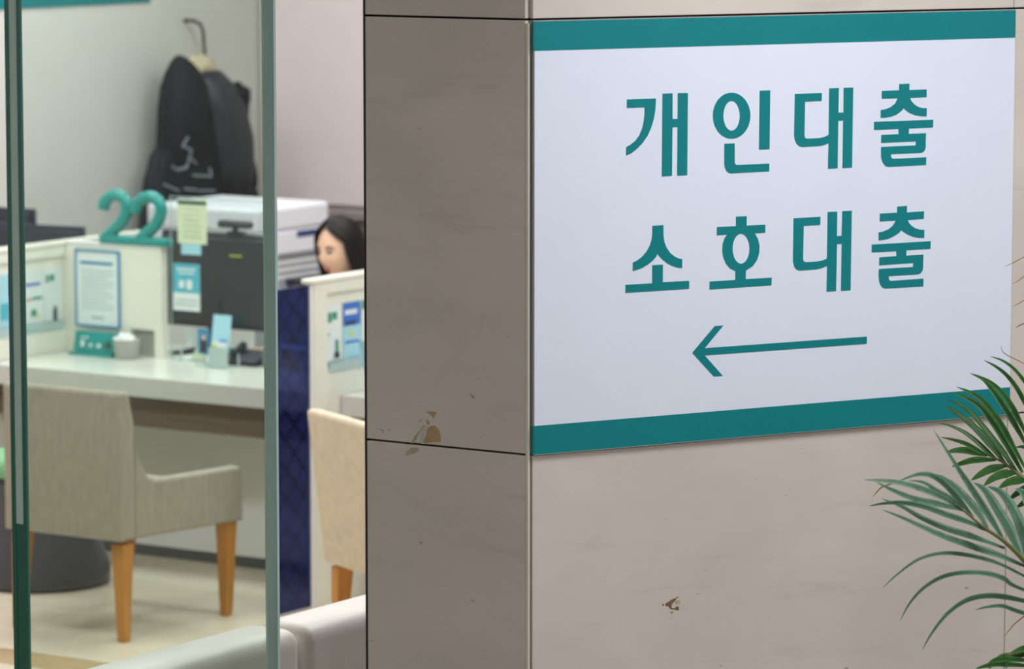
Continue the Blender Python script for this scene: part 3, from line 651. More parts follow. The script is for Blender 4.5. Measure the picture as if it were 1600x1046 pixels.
# teal banner strip on the left wall
bn = thing('wall_banner', 'teal banner strip high on the grey wall', 'banner', (-10.868, 13.0, 1.972), 0)
B('strip', TEAL, bn, (0, .004, -1.1, .71, 0, .4)); B('backing', WHITE, bn, (-.0015, -.0001, -1.1, .71, 0, .4))

# ---------------------------------------------------------------- coat on its hook
hk = thing('coat_hook', 'thin dark metal hook rod above the black coat', 'hook', (-10.868, 14.0, 1.70), 0)
bm = bmesh.new(); tube(bm, [(.055, -.045, .185), (.07, -.018, .168), (.076, -.008, .14), (.085, .0, -.05)], .0075, 8); obj('rod', bm, HOOKM, hk, True)
bm = bmesh.new(); tube(bm, [(.085, 0, -.05), (.1, 0, -.07), (.13, 0, -.06)], .0075, 8); obj('hook_tip', bm, HOOKM, hk, True)
bm = bmesh.new(); tube(bm, [(.0, -.045, .185), (.055, -.045, .185)], .0075, 8); obj('arm', bm, HOOKM, hk, True)

ct = thing('hooded_coat', 'black hooded coat with beige fur hanging on the wall hook', 'coat', (-10.72, 13.86, .55), 0)
def ring(cx, cy, z, a, b, n=48, ph=0., amp=.0, lobes=7, wall=-.14):
    out = []
    for k in range(n):
        th = 2 * math.pi * k / n
        rr = 1 + amp * math.sin(lobes * th + ph) + amp * .6 * math.sin((lobes + 4) * th - 2 * ph)
        out.append(Vector((max(wall, cx + b * rr * math.sin(th)), cy + a * rr * math.cos(th), z)))
    return out
# body: shoulders gathered under the hook, wider towards the hem
BODY = [(0, .02, .0, .40, .125, .05), (0, .02, .2, .40, .125, .05), (0, .02, .4, .40, .12, .045), (0, .01, .55, .39, .115, .04), (0, .0, .66, .36, .11, .04), (0, -.005, .76, .31, .105, .035), (.01, .02, .86, .235, .095, .03), (.01, .05, .96, .17, .08, .03), (.02, .06, 1.04, .13, .06, .02), (.02, .07, 1.10, .08, .035, .01), (.02, .08, 1.12, .03, .015, .0)]
bm = bmesh.new(); loft(bm, [ring(c[0], c[1], c[2], c[3], c[4], 48, i * .35, c[5]) for i, c in enumerate(BODY)])
bmesh.ops.subdivide_edges(bm, edges=bm.edges[:], cuts=1, use_grid_fill=True, smooth=.6)
obj('body', bm, COATM, ct, True)
HOOD = [(-.03, -.05, .50, .10, .06), (-.01, -.09, .62, .14, .08), (.01, -.13, .74, .145, .095), (.03, -.145, .86, .135, .10), (.03, -.145, .97, .13, .10), (.03, -.145, 1.06, .115, .095), (.03, -.15, 1.12, .085, .075), (.03, -.16, 1.165, .05, .048), (.03, -.17, 1.19, .022, .022), (.03, -.172, 1.197, .006, .006)]
bm = bmesh.new(); loft(bm, [ring(c[0], c[1], c[2], c[3], c[4], 36, i * .5, .03, 5) for i, c in enumerate(HOOD)]); obj('hood', bm, COATM, ct, True, 'pointed black hood')
SL = [(.09, .13, .55, .09, .06), (.10, .13, .68, .12, .07), (.10, .11, .82, .13, .075), (.09, .08, .96, .12, .07), (.07, .04, 1.06, .10, .06), (.05, .03, 1.12, .05, .035)]
bm = bmesh.new(); loft(bm, [ring(c[0], c[1], c[2], c[3], c[4], 32, i * .6, .035, 6) for i, c in enumerate(SL)]); obj('front_flap', bm, COATSHEEN, ct, True)
bm = bmesh.new(); tube(bm, spline([(.09, .14, 1.04), (.10, .19, .99), (.09, .2, .9), (.1, .215, .78), (.1, .245, .66), (.1, .25, .60)], 4), [.04] * 5 + [.03] * 6 + [.025] * 4 + [.03] * 6, 10); obj('sleeve', bm, COATM, ct, True)
bm = bmesh.new(); bmesh.ops.create_icosphere(bm, subdivisions=3, radius=.032)
for v in bm.verts: v.co = v.co * (1 + .25 * noise.noise(v.co * 50)) + Vector((.1, .2, 1.015))
obj('toggle', bm, COATM, ct, True)
bm = bmesh.new(); bmesh.ops.create_icosphere(bm, subdivisions=4, radius=.1)
for v in bm.verts:
    n_ = noise.noise(v.co * 40) * .02
    v.co = Vector((v.co.x * .6 - .02, v.co.y * 1.15 + .03, v.co.z * .85 + 1.10)) + v.co.normalized() * n_
obj('fur_trim', bm, FUR, ct, True, 'beige fur trim')
# pale printed strokes laid on the cloth: dropped onto the surface along the coat's open side
from mathutils.bvhtree import BVHTree
tmp = bmesh.new()
for o_ in ct.children:
    if o_.name.split('.')[0] in ('body', 'hood', 'front_flap'): tmp.from_mesh(o_.data)
tree = BVHTree.FromBMesh(tmp); tmp.free()
side_ax = Vector((.8368, .5476, 0)); open_ax = Vector((.5476, -.8368, 0))
strokes = [[(-0.026, 0.846), (-0.051, 0.806), (-0.015, 0.788), (-0.033, 0.723), (-0.041, 0.709)], [(-0.098, 0.72), (-0.077, 0.702), (-0.037, 0.709)], [(-0.012, 0.675), (0.064, 0.662), (0.055, 0.702)], [(-0.131, 0.644), (-0.069, 0.609)], [(-0.048, 0.619), (0.003, 0.609)], [(0.01, 0.605), (0.075, 0.598)], [(-0.019, 0.749), (0.003, 0.723)]]
bm = bmesh.new()
for st_ in strokes:
    path = []
    for (a0, z0), (a1, z1) in zip(st_, st_[1:]):
        for k in range(5):
            a_, z_ = a0 + (a1 - a0) * k / 4, z0 + (z1 - z0) * k / 4
            hit = tree.ray_cast(side_ax * a_ + Vector((0, 0, z_)) + open_ax * 1.0, -open_ax)[0]
            if hit and (not path or (hit - path[-1]).length > .004): path.append(hit + open_ax * .002)
    if len(path) > 1: tube(bm, path, .0055, 6)
obj('chest_print', bm, PRINTINK, ct, False, 'pale grey printed lettering')

# ---------------------------------------------------------------- chairs
def make_chair(label, fab, rec=0.):
    t = thing('armchair', label, 'chair', (0, 0, 0), 0, 'customer chairs at the counters')
    prof = [(-.264, .345), (-.264, .735), (-.25, .66), (-.222, .585), (-.19, .548), (-.147, .532), (.04, .524), (.315, .517), (.333, .50), (.333, .325), (.18, .33)]
    for s in (-1, 1):
        bm = bmesh.new(); x0, x1 = (.2, .255) if s > 0 else (-.255, -.2)
        prism(bm, [(y - rec * max(0, z - .345) / .5 if y < -.2 else y, z) for y, z in prof], 'x', x0, x1, bev=.012, seg=3); obj('side_panel', bm, fab, t)
    bm = bmesh.new(); prism(bm, [(y - rec * max(0, z - .345) / .5, z) for y, z in ((-.333, .345), (-.333, .832), (-.328, .841), (-.32, .845), (-.295, .843), (-.288, .835), (-.2645, .74), (-.2645, .345))], 'x', -.257, .257, bev=.012, seg=3); obj('backrest', bm, fab, t)
    bm = bmesh.new(); box(bm, -.198, .198, -.262, .33, .34, .455, bev=.02, seg=3); obj('seat_cushion', bm, fab, t, True)
    for sx in (-1, 1):
        for sy in (-1, 1):
            bm = bmesh.new()
            cx, cy = sx * .215, sy * .285
            rings = []
            for z, h, k in ((0, .0165, 1.0), (.33, .028, 0)):
                ox = cx + sx * .012 * k; oy = cy + (.012 * sy if sy < 0 else -.02) * k
                rings.append([Vector((ox + a * h, oy + b * h, z)) for a, b in ((-1, -1), (1, -1), (1, 1), (-1, 1))])
            loft(bm, rings); bmesh.ops.bevel(bm, geom=bm.edges[:], offset=.003, segments=1, affect='EDGES')
            obj('leg', bm, LEGWOOD, t)
    return t
c1 = make_chair('beige grey fabric chair with honey wooden legs before counter 22', FABRIC); c1.location = (-8.445, 10.49, 0)
c2 = make_chair('cream fabric chair partly hidden by the stone pillar', FABRIC2, .06); c2.location = (-7.05, 10.42, 0); c2.rotation_euler = (0, 0, R(-28))

st = thing('round_stool', 'round dark stool with green seat behind the glass edge', 'stool', (-9.167, 10.90, 0))
bm = bmesh.new(); lathe(bm, [(.235, 0), (.25, .012), (.252, .045), (.242, .09), (.215, .16), (.195, .24), (.188, .32), (.192, .40)], 48); obj('body', bm, DARKBASE, st, True)
bm = bmesh.new(); lathe(bm, [(.20, .4005), (.212, .41), (.216, .43), (.212, .455), (.195, .472), (.15, .478), (.0005, .48)], 48); obj('seat', bm, GREENFAB, st, True, 'green upholstered seat')

# ---------------------------------------------------------------- sofa modules in front
def sofa(y0, y1, label):
    t = thing('sofa_module', label, 'sofa', (-5.72, (y0 + y1) / 2, 0), 0, 'white sofa modules')
    h = (y1 - y0) / 2
    bm = bmesh.new(); box(bm, -.03, .135, -h + .002, h - .002, .06, .752, bev=.042, seg=5); obj('backrest', bm, LEATHER, t, True)
    bm = bmesh.new(); box(bm, -.62, -.031, -h + .003, h - .003, .2, .43, bev=.035, seg=4); obj('seat', bm, LEATHER, t, True)
    B('base', BLACKP, t, (-.58, .1, -h + .05, h - .05, .04, .06), (-.58, -.05, -h + .05, h - .05, .06, .199))
    for x in (-.55, .06):
        for y in (-h + .08, h - .08): B('foot', METALDARK, t, (x - .02, x + .02, y - .02, y + .02, 0, .0398))
    return t
sofa(6.2, 7.62, 'white leather sofa module nearest the glass pane, lower left')
sofa(7.625, 9.3, 'white leather sofa module running up to the pillar')

# ---------------------------------------------------------------- the clerk
def office_chair(loc, rz):
    t = thing('office_chair', 'dark office chair the clerk sits on', 'chair', loc, rz)
    bm = bmesh.new(); box(bm, -.23, .23, -.22, .22, .40, .455, bev=.02); obj('seat', bm, BLACKP, t)
    bm = bmesh.new(); box(bm, -.21, .21, .225, .265, .52, .93, bev=.015); obj('backrest', bm, BLACKP, t)
    B('back_bar', BLACKP, t, (-.03, .03, .2205, .2245, .41, .7))
    bm = bmesh.new(); lathe(bm, [(.025, .07), (.025, .3995)], 16); obj('gas_lift', bm, METALDARK, t)
    for k in range(5):
        a = 2 * math.pi * k / 5
        bm = bmesh.new(); tube(bm, [(.026 * math.cos(a), .026 * math.sin(a), .09), (.28 * math.cos(a), .28 * math.sin(a), .06)], .016, 8); leg = obj('leg', bm, BLACKP, t)
        bm = bmesh.new(); bmesh.ops.create_uvsphere(bm, u_segments=10, v_segments=8, radius=.028); bmesh.ops.translate(bm, verts=bm.verts, vec=(.28 * math.cos(a), .28 * math.sin(a), .0285)); obj('caster', bm, BLACKP, leg, True)
    return t
WX_, WY_ = -8.70, 12.20
office_chair((WX_, WY_ + .08, 0), R(-5))

def blob(bm, pts, rads, n=20):
    """tapered limb with round ends"""
    P = [Vector(p) for p in pts]
    tube(bm, P, rads, n)
    for p, r in zip(P, rads):
        s = bmesh.ops.create_uvsphere(bm, u_segments=16, v_segments=10, radius=r * .99)
        bmesh.ops.translate(bm, verts=s['verts'], vec=p)

def remeshed(name, bm, m, parent, voxel, label=None):
    me = bpy.data.meshes.new(name); bm.to_mesh(me); bm.free()
    o = bpy.data.objects.new(name, me); COL.objects.link(o)
    md = o.modifiers.new('r', 'REMESH'); md.mode = 'VOXEL'; md.voxel_size = voxel
    sm = o.modifiers.new('s', 'SMOOTH'); sm.factor = .5; sm.iterations = 3
    me2 = bpy.data.meshes.new_from_object(o.evaluated_get(bpy.context.evaluated_depsgraph_get()))
    o.modifiers.clear(); o.data = me2; me2.materials.clear(); me2.materials.append(m); me2.name = name
    for p in me2.polygons: p.use_smooth = True
    o.parent = parent
    if label: o['label'] = label
    return o

woman = thing('person', 'seated woman with dark long hair looking down behind the partition', 'person', (WX_, WY_, 0), R(-8))
HC = Vector((0, -.075, 1.135))                 # head centre
HROT = Matrix.Rotation(R(10), 3, 'X') @ Matrix.Rotation(R(-3), 3, 'Y')
def head_pt(u, v):
    """u azimuth from the face (-y), v elevation"""
    d = Vector((math.sin(u) * math.cos(v), -math.cos(u) * math.cos(v), math.sin(v)))
    front = max(0., -d.y)
    p = Vector((d.x * .074, d.y * .093, d.z * .112))
    if d.z < 0:                                   # taper to the chin
        k = -d.z
        p.x *= 1 - .40 * k ** 1.6
        p.y = p.y * (1 - .25 * k) - .020 * k if d.y < .2 else p.y * (1 - .45 * k)
    g = lambda a, b, s, t: math.exp(-((u - a) / s) ** 2 - ((v - b) / t) ** 2)
    b_ = .018 * g(0, -.20, .14, .20) + .008 * g(0, .02, .10, .24)      # nose
    b_ -= .008 * (g(.40, .05, .2, .13) + g(-.40, .05, .2, .13))         # eye sockets
    b_ += .004 * (g(.42, .24, .28, .08) + g(-.42, .24, .28, .08))       # brow
    b_ += .005 * (g(.55, -.22, .26, .24) + g(-.55, -.22, .26, .24))     # cheeks
    b_ += .007 * g(0, -.52, .22, .08) + .006 * g(0, -.85, .30, .14)     # lips, chin
    return p + d * b_
def head_world(p): return HC + HROT @ p
bm = bmesh.new()
N, M_ = 72, 48
rows = []
for j in range(1, M_):
    v = -math.pi / 2 + math.pi * j / M_
    rows.append([bm.verts.new(head_world(head_pt(2 * math.pi * i / N if i <= N / 2 else 2 * math.pi * i / N - 2 * math.pi, v))) for i in range(N)])
for a, b in zip(rows, rows[1:]):
    for i in range(N): bm.faces.new((a[i], a[(i + 1) % N], b[(i + 1) % N], b[i]))
bm.faces.new(rows[0][::-1]); bm.faces.new(rows[-1])
for s in (-1, 1):                                 # ears
    e = bmesh.ops.create_uvsphere(bm, u_segments=12, v_segments=10, radius=.028)
    for vv in e['verts']: vv.co = head_world(Vector((s * .074 + vv.co.x * .35, .012 + vv.co.y * .6, -.008 + vv.co.z)))
blob(bm, [(0, -.045, 1.05), (0, -.02, .985), (0, 0, .93)], [.047, .048, .058])
# torso, hips
loft(bm, [[Vector((a * math.cos(2 * math.pi * k / 32), y + b * math.sin(2 * math.pi * k / 32), z)) for k in range(32)] for a, b, y, z in
          ((.10, .07, .06, .46), (.165, .115, .06, .49), (.17, .12, .06, .56), (.135, .095, .05, .67), (.145, .10, .03, .78), (.165, .10, .02, .87), (.15, .075, .01, .93), (.07, .05, 0, .965))])
for s in (-1, 1):
    blob(bm, [(s * .15, .01, .915), (s * .19, -.03, .80), (s * .2, -.07, .70)], [.052, .044, .036])
    blob(bm, [(s * .2, -.07, .70), (s * .17, -.18, .735), (s * .13, -.28, .765)], [.036, .032, .024])
    # hand: palm, four fingers and the thumb resting on the desk
    h0 = Vector((s * .13, -.28, .765))
    loft(bm, [[Vector((h0.x + a * math.cos(2 * math.pi * k / 16), h0.y - d, h0.z - .004 + .013 * math.sin(2 * math.pi * k / 16))) for k in range(16)] for a, d in ((.022, 0), (.034, .03), (.038, .07), (.034, .085))])
    for f, (dx, ln) in enumerate(((-.027, .062), (-.009, .07), (.009, .066), (.026, .05))):
        b0 = Vector((h0.x + dx, h0.y - .08, h0.z - .003))
        blob(bm, [b0, b0 + Vector((0, -ln * .5, .006)), b0 + Vector((0, -ln, -.012))], [.0085, .008, .0065], 10)
    b0 = Vector((h0.x - s * .03, h0.y - .025, h0.z - .004))
    blob(bm, [b0, b0 + Vector((-s * .022, -.025, 0)), b0 + Vector((-s * .03, -.052, -.006))], [.0105, .0095, .0075], 10)
    blob(bm, [(s * .09, .04, .53), (s * .1, -.16, .53), (s * .1, -.36, .51)], [.082, .074, .056])
    blob(bm, [(s * .1, -.36, .51), (s * .1, -.345, .30), (s * .1, -.33, .07)], [.056, .050, .034])
    blob(bm, [(s * .1, -.32, .055), (s * .1, -.40, .045), (s * .105, -.46, .036)], [.040, .036, .030])
body = remeshed('body', bm, SKIN, woman, .006)
# clothing: blouse and trousers just outside the body
bm = bmesh.new()
loft(bm, [[Vector((a * math.cos(2 * math.pi * k / 32), y + b * math.sin(2 * math.pi * k / 32), z)) for k in range(32)] for a, b, y, z in
          ((.178, .128, .06, .50), (.182, .132, .06, .56), (.148, .107, .05, .67), (.158, .112, .03, .78), (.178, .112, .02, .87), (.162, .087, .01, .935), (.078, .066, 0, .965))])
for s in (-1, 1):
    blob(bm, [(s * .15, .01, .915), (s * .19, -.03, .80), (s * .2, -.07, .70)], [.062, .054, .046])
    blob(bm, [(s * .2, -.07, .70), (s * .17, -.18, .735), (s * .14, -.255, .76)], [.046, .041, .032])
remeshed('blouse', bm, BLOUSE, woman, .010)
bm = bmesh.new()
for s in (-1, 1):
    blob(bm, [(s * .09, .06, .545), (s * .1, -.16, .54), (s * .1, -.36, .515)], [.093, .084, .066])
    blob(bm, [(s * .1, -.36, .515), (s * .1, -.345, .30), (s * .1, -.335, .12)], [.066, .060, .050])
remeshed('trousers', bm, BLOUSE, woman, .012)
for s in (-1, 1):
    bm = bmesh.new(); blob(bm, [(s * .1, -.33, .05), (s * .1, -.40, .046), (s * .105, -.475, .04)], [.048, .044, .038]); remeshed('shoe', bm, BLACKP, woman, .008)
# facial features
for s in (-1, 1):
    q = head_pt(s * .40, .03)
    bm = bmesh.new(); e = bmesh.ops.create_uvsphere(bm, u_segments=16, v_segments=10, radius=.0125)
    for vv in e['verts']: vv.co = head_world(q + Vector((vv.co.x * 1.15, vv.co.y * .45 + .003, vv.co.z * .42)))
    ey = obj('eye', bm, EYEWHITE, woman, True)
    bm = bmesh.new(); e = bmesh.ops.create_uvsphere(bm, u_segments=14, v_segments=8, radius=.0072)
    for vv in e['verts']: vv.co = head_world(q + Vector((vv.co.x - .002, vv.co.y * .4 - .0035, vv.co.z * .75 - .001)))
    obj('iris', bm, EYEDARK, ey, True)
    bm = bmesh.new(); tube(bm, [head_world(head_pt(s * .40 + a, .075 - .6 * a * a) + Vector((0, -.0015, 0))) for a in (-.17, -.08, 0, .08, .17)], .0022, 6); obj('eyelid', bm, EYEDARK, woman)
    bm = bmesh.new(); tube(bm, [head_world(head_pt(s * (.40 + a), .235 - .8 * a * a) + Vector((0, -.0008, 0))) for a in (-.2, -.1, 0, .1, .22)], [.002, .0032, .0034, .003, .0015], 6); obj('eyebrow', bm, HAIR, woman)
bm = bmesh.new(); tube(bm, [head_world(head_pt(a, -.50 + .25 * a * a) + Vector((0, -.001, 0))) for a in (-.24, -.12, 0, .12, .24)], [.002, .006, .0065, .006, .002], 8); obj('upper_lip', bm, LIPS, woman, True)
bm = bmesh.new(); tube(bm, [head_world(head_pt(a, -.60 + .5 * a * a) + Vector((0, -.001, 0))) for a in (-.2, -.1, 0, .1, .2)], [.002, .0068, .0078, .0068, .002], 8); obj('lower_lip', bm, LIPS, woman, True)
# hair: a cap down to the hairline, falling behind the shoulders
bm = bmesh.new()
NZ, NU = 34, 64
grid = []
pole = bm.verts.new(head_world(Vector((0, 0, .127))))
for j in range(1, NZ + 1):
    t = j / NZ
    row = []
    for i in range(NU + 1):
        w = -1 + 2 * i / NU                        # -1..1 round the back from one temple to the other
        if t < .5:                                 # cap
            k = t / .5
            open_ = R(4) + (R(60) - R(4)) * min(1, max(0, (k - .42) / .40)) ** .75
            v = math.pi / 2 - k * (math.pi / 2 - .0)
            u = math.pi + w * (math.pi - open_)
            uu = (u + math.pi) % (2 * math.pi) - math.pi
            d = Vector((math.sin(u) * math.cos(v), -math.cos(u) * math.cos(v), math.sin(v)))
            p = Vector((d.x * .089, d.y * .109, d.z * .127))
        else:                                      # falling lengths
            k = (t - .5) / .5
            open_ = R(60) + R(10) * k
            u = math.pi + w * (math.pi - open_)
            d = Vector((math.sin(u), -math.cos(u), 0))
            p = Vector((d.x * (.089 + .012 * k), d.y * (.109 - .02 * k) + .01 * k, -.26 * k))
        strand = .0025 * math.sin(37 * w + 3 * math.sin(5 * t)) + .0015 * math.sin(83 * w)
        p += d * strand * min(1, t * 4)
        row.append(bm.verts.new(head_world(p)))
    grid.append(row)
for i in range(NU): bm.faces.new((pole, grid[0][i], grid[0][i + 1]))
for a, b in zip(grid, grid[1:]):
    for i in range(NU): bm.faces.new((a[i], a[i + 1], b[i + 1], b[i]))
bmesh.ops.solidify(bm, geom=bm.faces[:], thickness=.010)
obj('hair', bm, HAIR, woman, True, 'dark brown long hair')

# ---------------------------------------------------------------- the palm
UPPER_RACHIS = [(-3.796, 7.676, 1.316), (-3.772, 7.677, 1.309), (-3.747, 7.677, 1.298), (-3.724, 7.677, 1.283), (-3.702, 7.676, 1.27), (-3.66, 7.675, 1.24), (-3.604, 7.671, 1.173), (-3.56, 7.661, 1.058)]
UPPER_LEAFLETS = [
([(-3.692,7.69,1.395),(-3.703,7.666,1.442),(-3.708,7.643,1.471),(-3.719,7.616,1.501),(-3.731,7.588,1.522),(-3.746,7.557,1.539)],0.0089),
([(-3.688,7.695,1.443),(-3.698,7.655,1.488),(-3.703,7.615,1.518),(-3.71,7.574,1.539),(-3.718,7.53,1.552)],0.0075),
([(-3.699,7.683,1.336),(-3.721,7.663,1.389),(-3.735,7.645,1.424),(-3.752,7.625,1.46),(-3.769,7.605,1.49),(-3.789,7.58,1.505)],0.0123),
([(-3.697,7.685,1.354),(-3.71,7.655,1.405),(-3.715,7.628,1.438),(-3.724,7.598,1.469),(-3.737,7.564,1.494),(-3.756,7.525,1.512)],0.0116),
([(-3.704,7.679,1.295),(-3.72,7.648,1.349),(-3.729,7.619,1.39),(-3.738,7.589,1.424),(-3.749,7.558,1.454),(-3.762,7.523,1.474),(-3.775,7.488,1.487)],0.013),
([(-3.709,7.677,1.284),(-3.73,7.66,1.333),(-3.745,7.644,1.369),(-3.76,7.627,1.4),(-3.778,7.609,1.431),(-3.798,7.587,1.45),(-3.818,7.564,1.462)],0.0137),
([(-3.72,7.677,1.282),(-3.75,7.678,1.319),(-3.778,7.68,1.348),(-3.806,7.682,1.377),(-3.834,7.683,1.404),(-3.864,7.681,1.421),(-3.892,7.68,1.428)],0.013),
([(-3.749,7.677,1.299),(-3.782,7.673,1.338),(-3.808,7.671,1.364),(-3.837,7.667,1.388),(-3.866,7.663,1.407),(-3.889,7.66,1.419)],0.0137),
([(-3.772,7.677,1.309),(-3.791,7.676,1.323),(-3.816,7.672,1.344),(-3.843,7.666,1.363),(-3.871,7.659,1.375),(-3.898,7.651,1.381)],0.0096),
([(-3.793,7.676,1.315),(-3.801,7.643,1.331),(-3.81,7.608,1.348),(-3.822,7.571,1.36),(-3.834,7.534,1.369)],0.0096),
([(-3.793,7.676,1.315),(-3.823,7.65,1.326),(-3.843,7.629,1.328),(-3.86,7.609,1.324)],0.0137),
([(-3.772,7.677,1.307),(-3.796,7.626,1.311),(-3.805,7.584,1.309),(-3.812,7.544,1.305)],0.0123),
([(-3.747,7.677,1.297),(-3.757,7.624,1.296),(-3.759,7.576,1.29),(-3.758,7.529,1.282)],0.0158),
([(-3.724,7.677,1.283),(-3.726,7.623,1.288),(-3.726,7.569,1.285),(-3.722,7.517,1.275)],0.0171),
([(-3.699,7.676,1.268),(-3.701,7.634,1.274),(-3.702,7.591,1.274),(-3.703,7.548,1.267)],0.0164),
([(-3.677,7.676,1.254),(-3.705,7.689,1.247),(-3.733,7.701,1.232),(-3.76,7.714,1.212)],0.0164),
([(-3.66,7.675,1.24),(-3.685,7.68,1.231),(-3.706,7.686,1.219),(-3.731,7.69,1.202)],0.0164),
([(-3.674,7.679,1.287),(-3.692,7.692,1.318),(-3.715,7.7,1.336),(-3.739,7.703,1.334)],0.0103),
([(-3.692,7.676,1.263),(-3.62,7.758,1.373),(-3.548,7.824,1.374),(-3.497,7.864,1.283)],0.0124),
([(-3.681,7.676,1.255),(-3.579,7.713,1.358),(-3.48,7.735,1.364),(-3.404,7.729,1.282)],0.0124),
([(-3.671,7.675,1.248),(-3.565,7.725,1.335),(-3.464,7.76,1.336),(-3.388,7.766,1.252)],0.0124),
([(-3.66,7.675,1.24),(-3.558,7.753,1.31),(-3.462,7.816,1.303),(-3.392,7.85,1.214)],0.0124),
([(-3.646,7.674,1.224),(-3.54,7.763,1.277),(-3.441,7.839,1.265),(-3.37,7.884,1.175)],0.0124),
([(-3.632,7.673,1.207),(-3.523,7.775,1.244),(-3.421,7.864,1.227),(-3.351,7.922,1.135)],0.0124),
([(-3.618,7.672,1.19),(-3.502,7.779,1.213),(-3.395,7.873,1.192),(-3.321,7.936,1.099)],0.0124),
([(-3.604,7.671,1.173),(-3.452,7.718,1.194),(-3.312,7.752,1.181),(-3.209,7.753,1.101)],0.0124),
([(-3.593,7.668,1.145),(-3.452,7.76,1.143),(-3.323,7.839,1.119),(-3.232,7.885,1.031)],0.0124),
([(-3.582,7.666,1.116),(-3.435,7.765,1.099),(-3.302,7.854,1.071),(-3.209,7.908,0.981)],0.0124),
([(-3.571,7.663,1.087),(-3.411,7.753,1.059),(-3.266,7.832,1.03),(-3.164,7.875,0.943)],0.0124),
]
MIDDLE_RACHIS = [(-3.521, 6.986, 1.328), (-3.503, 7.013, 1.302), (-3.483, 7.045, 1.273), (-3.46, 7.083, 1.244), (-3.434, 7.121, 1.202), (-3.408, 7.158, 1.151), (-3.375, 7.201, 1.066), (-3.348, 7.224, 0.95)]
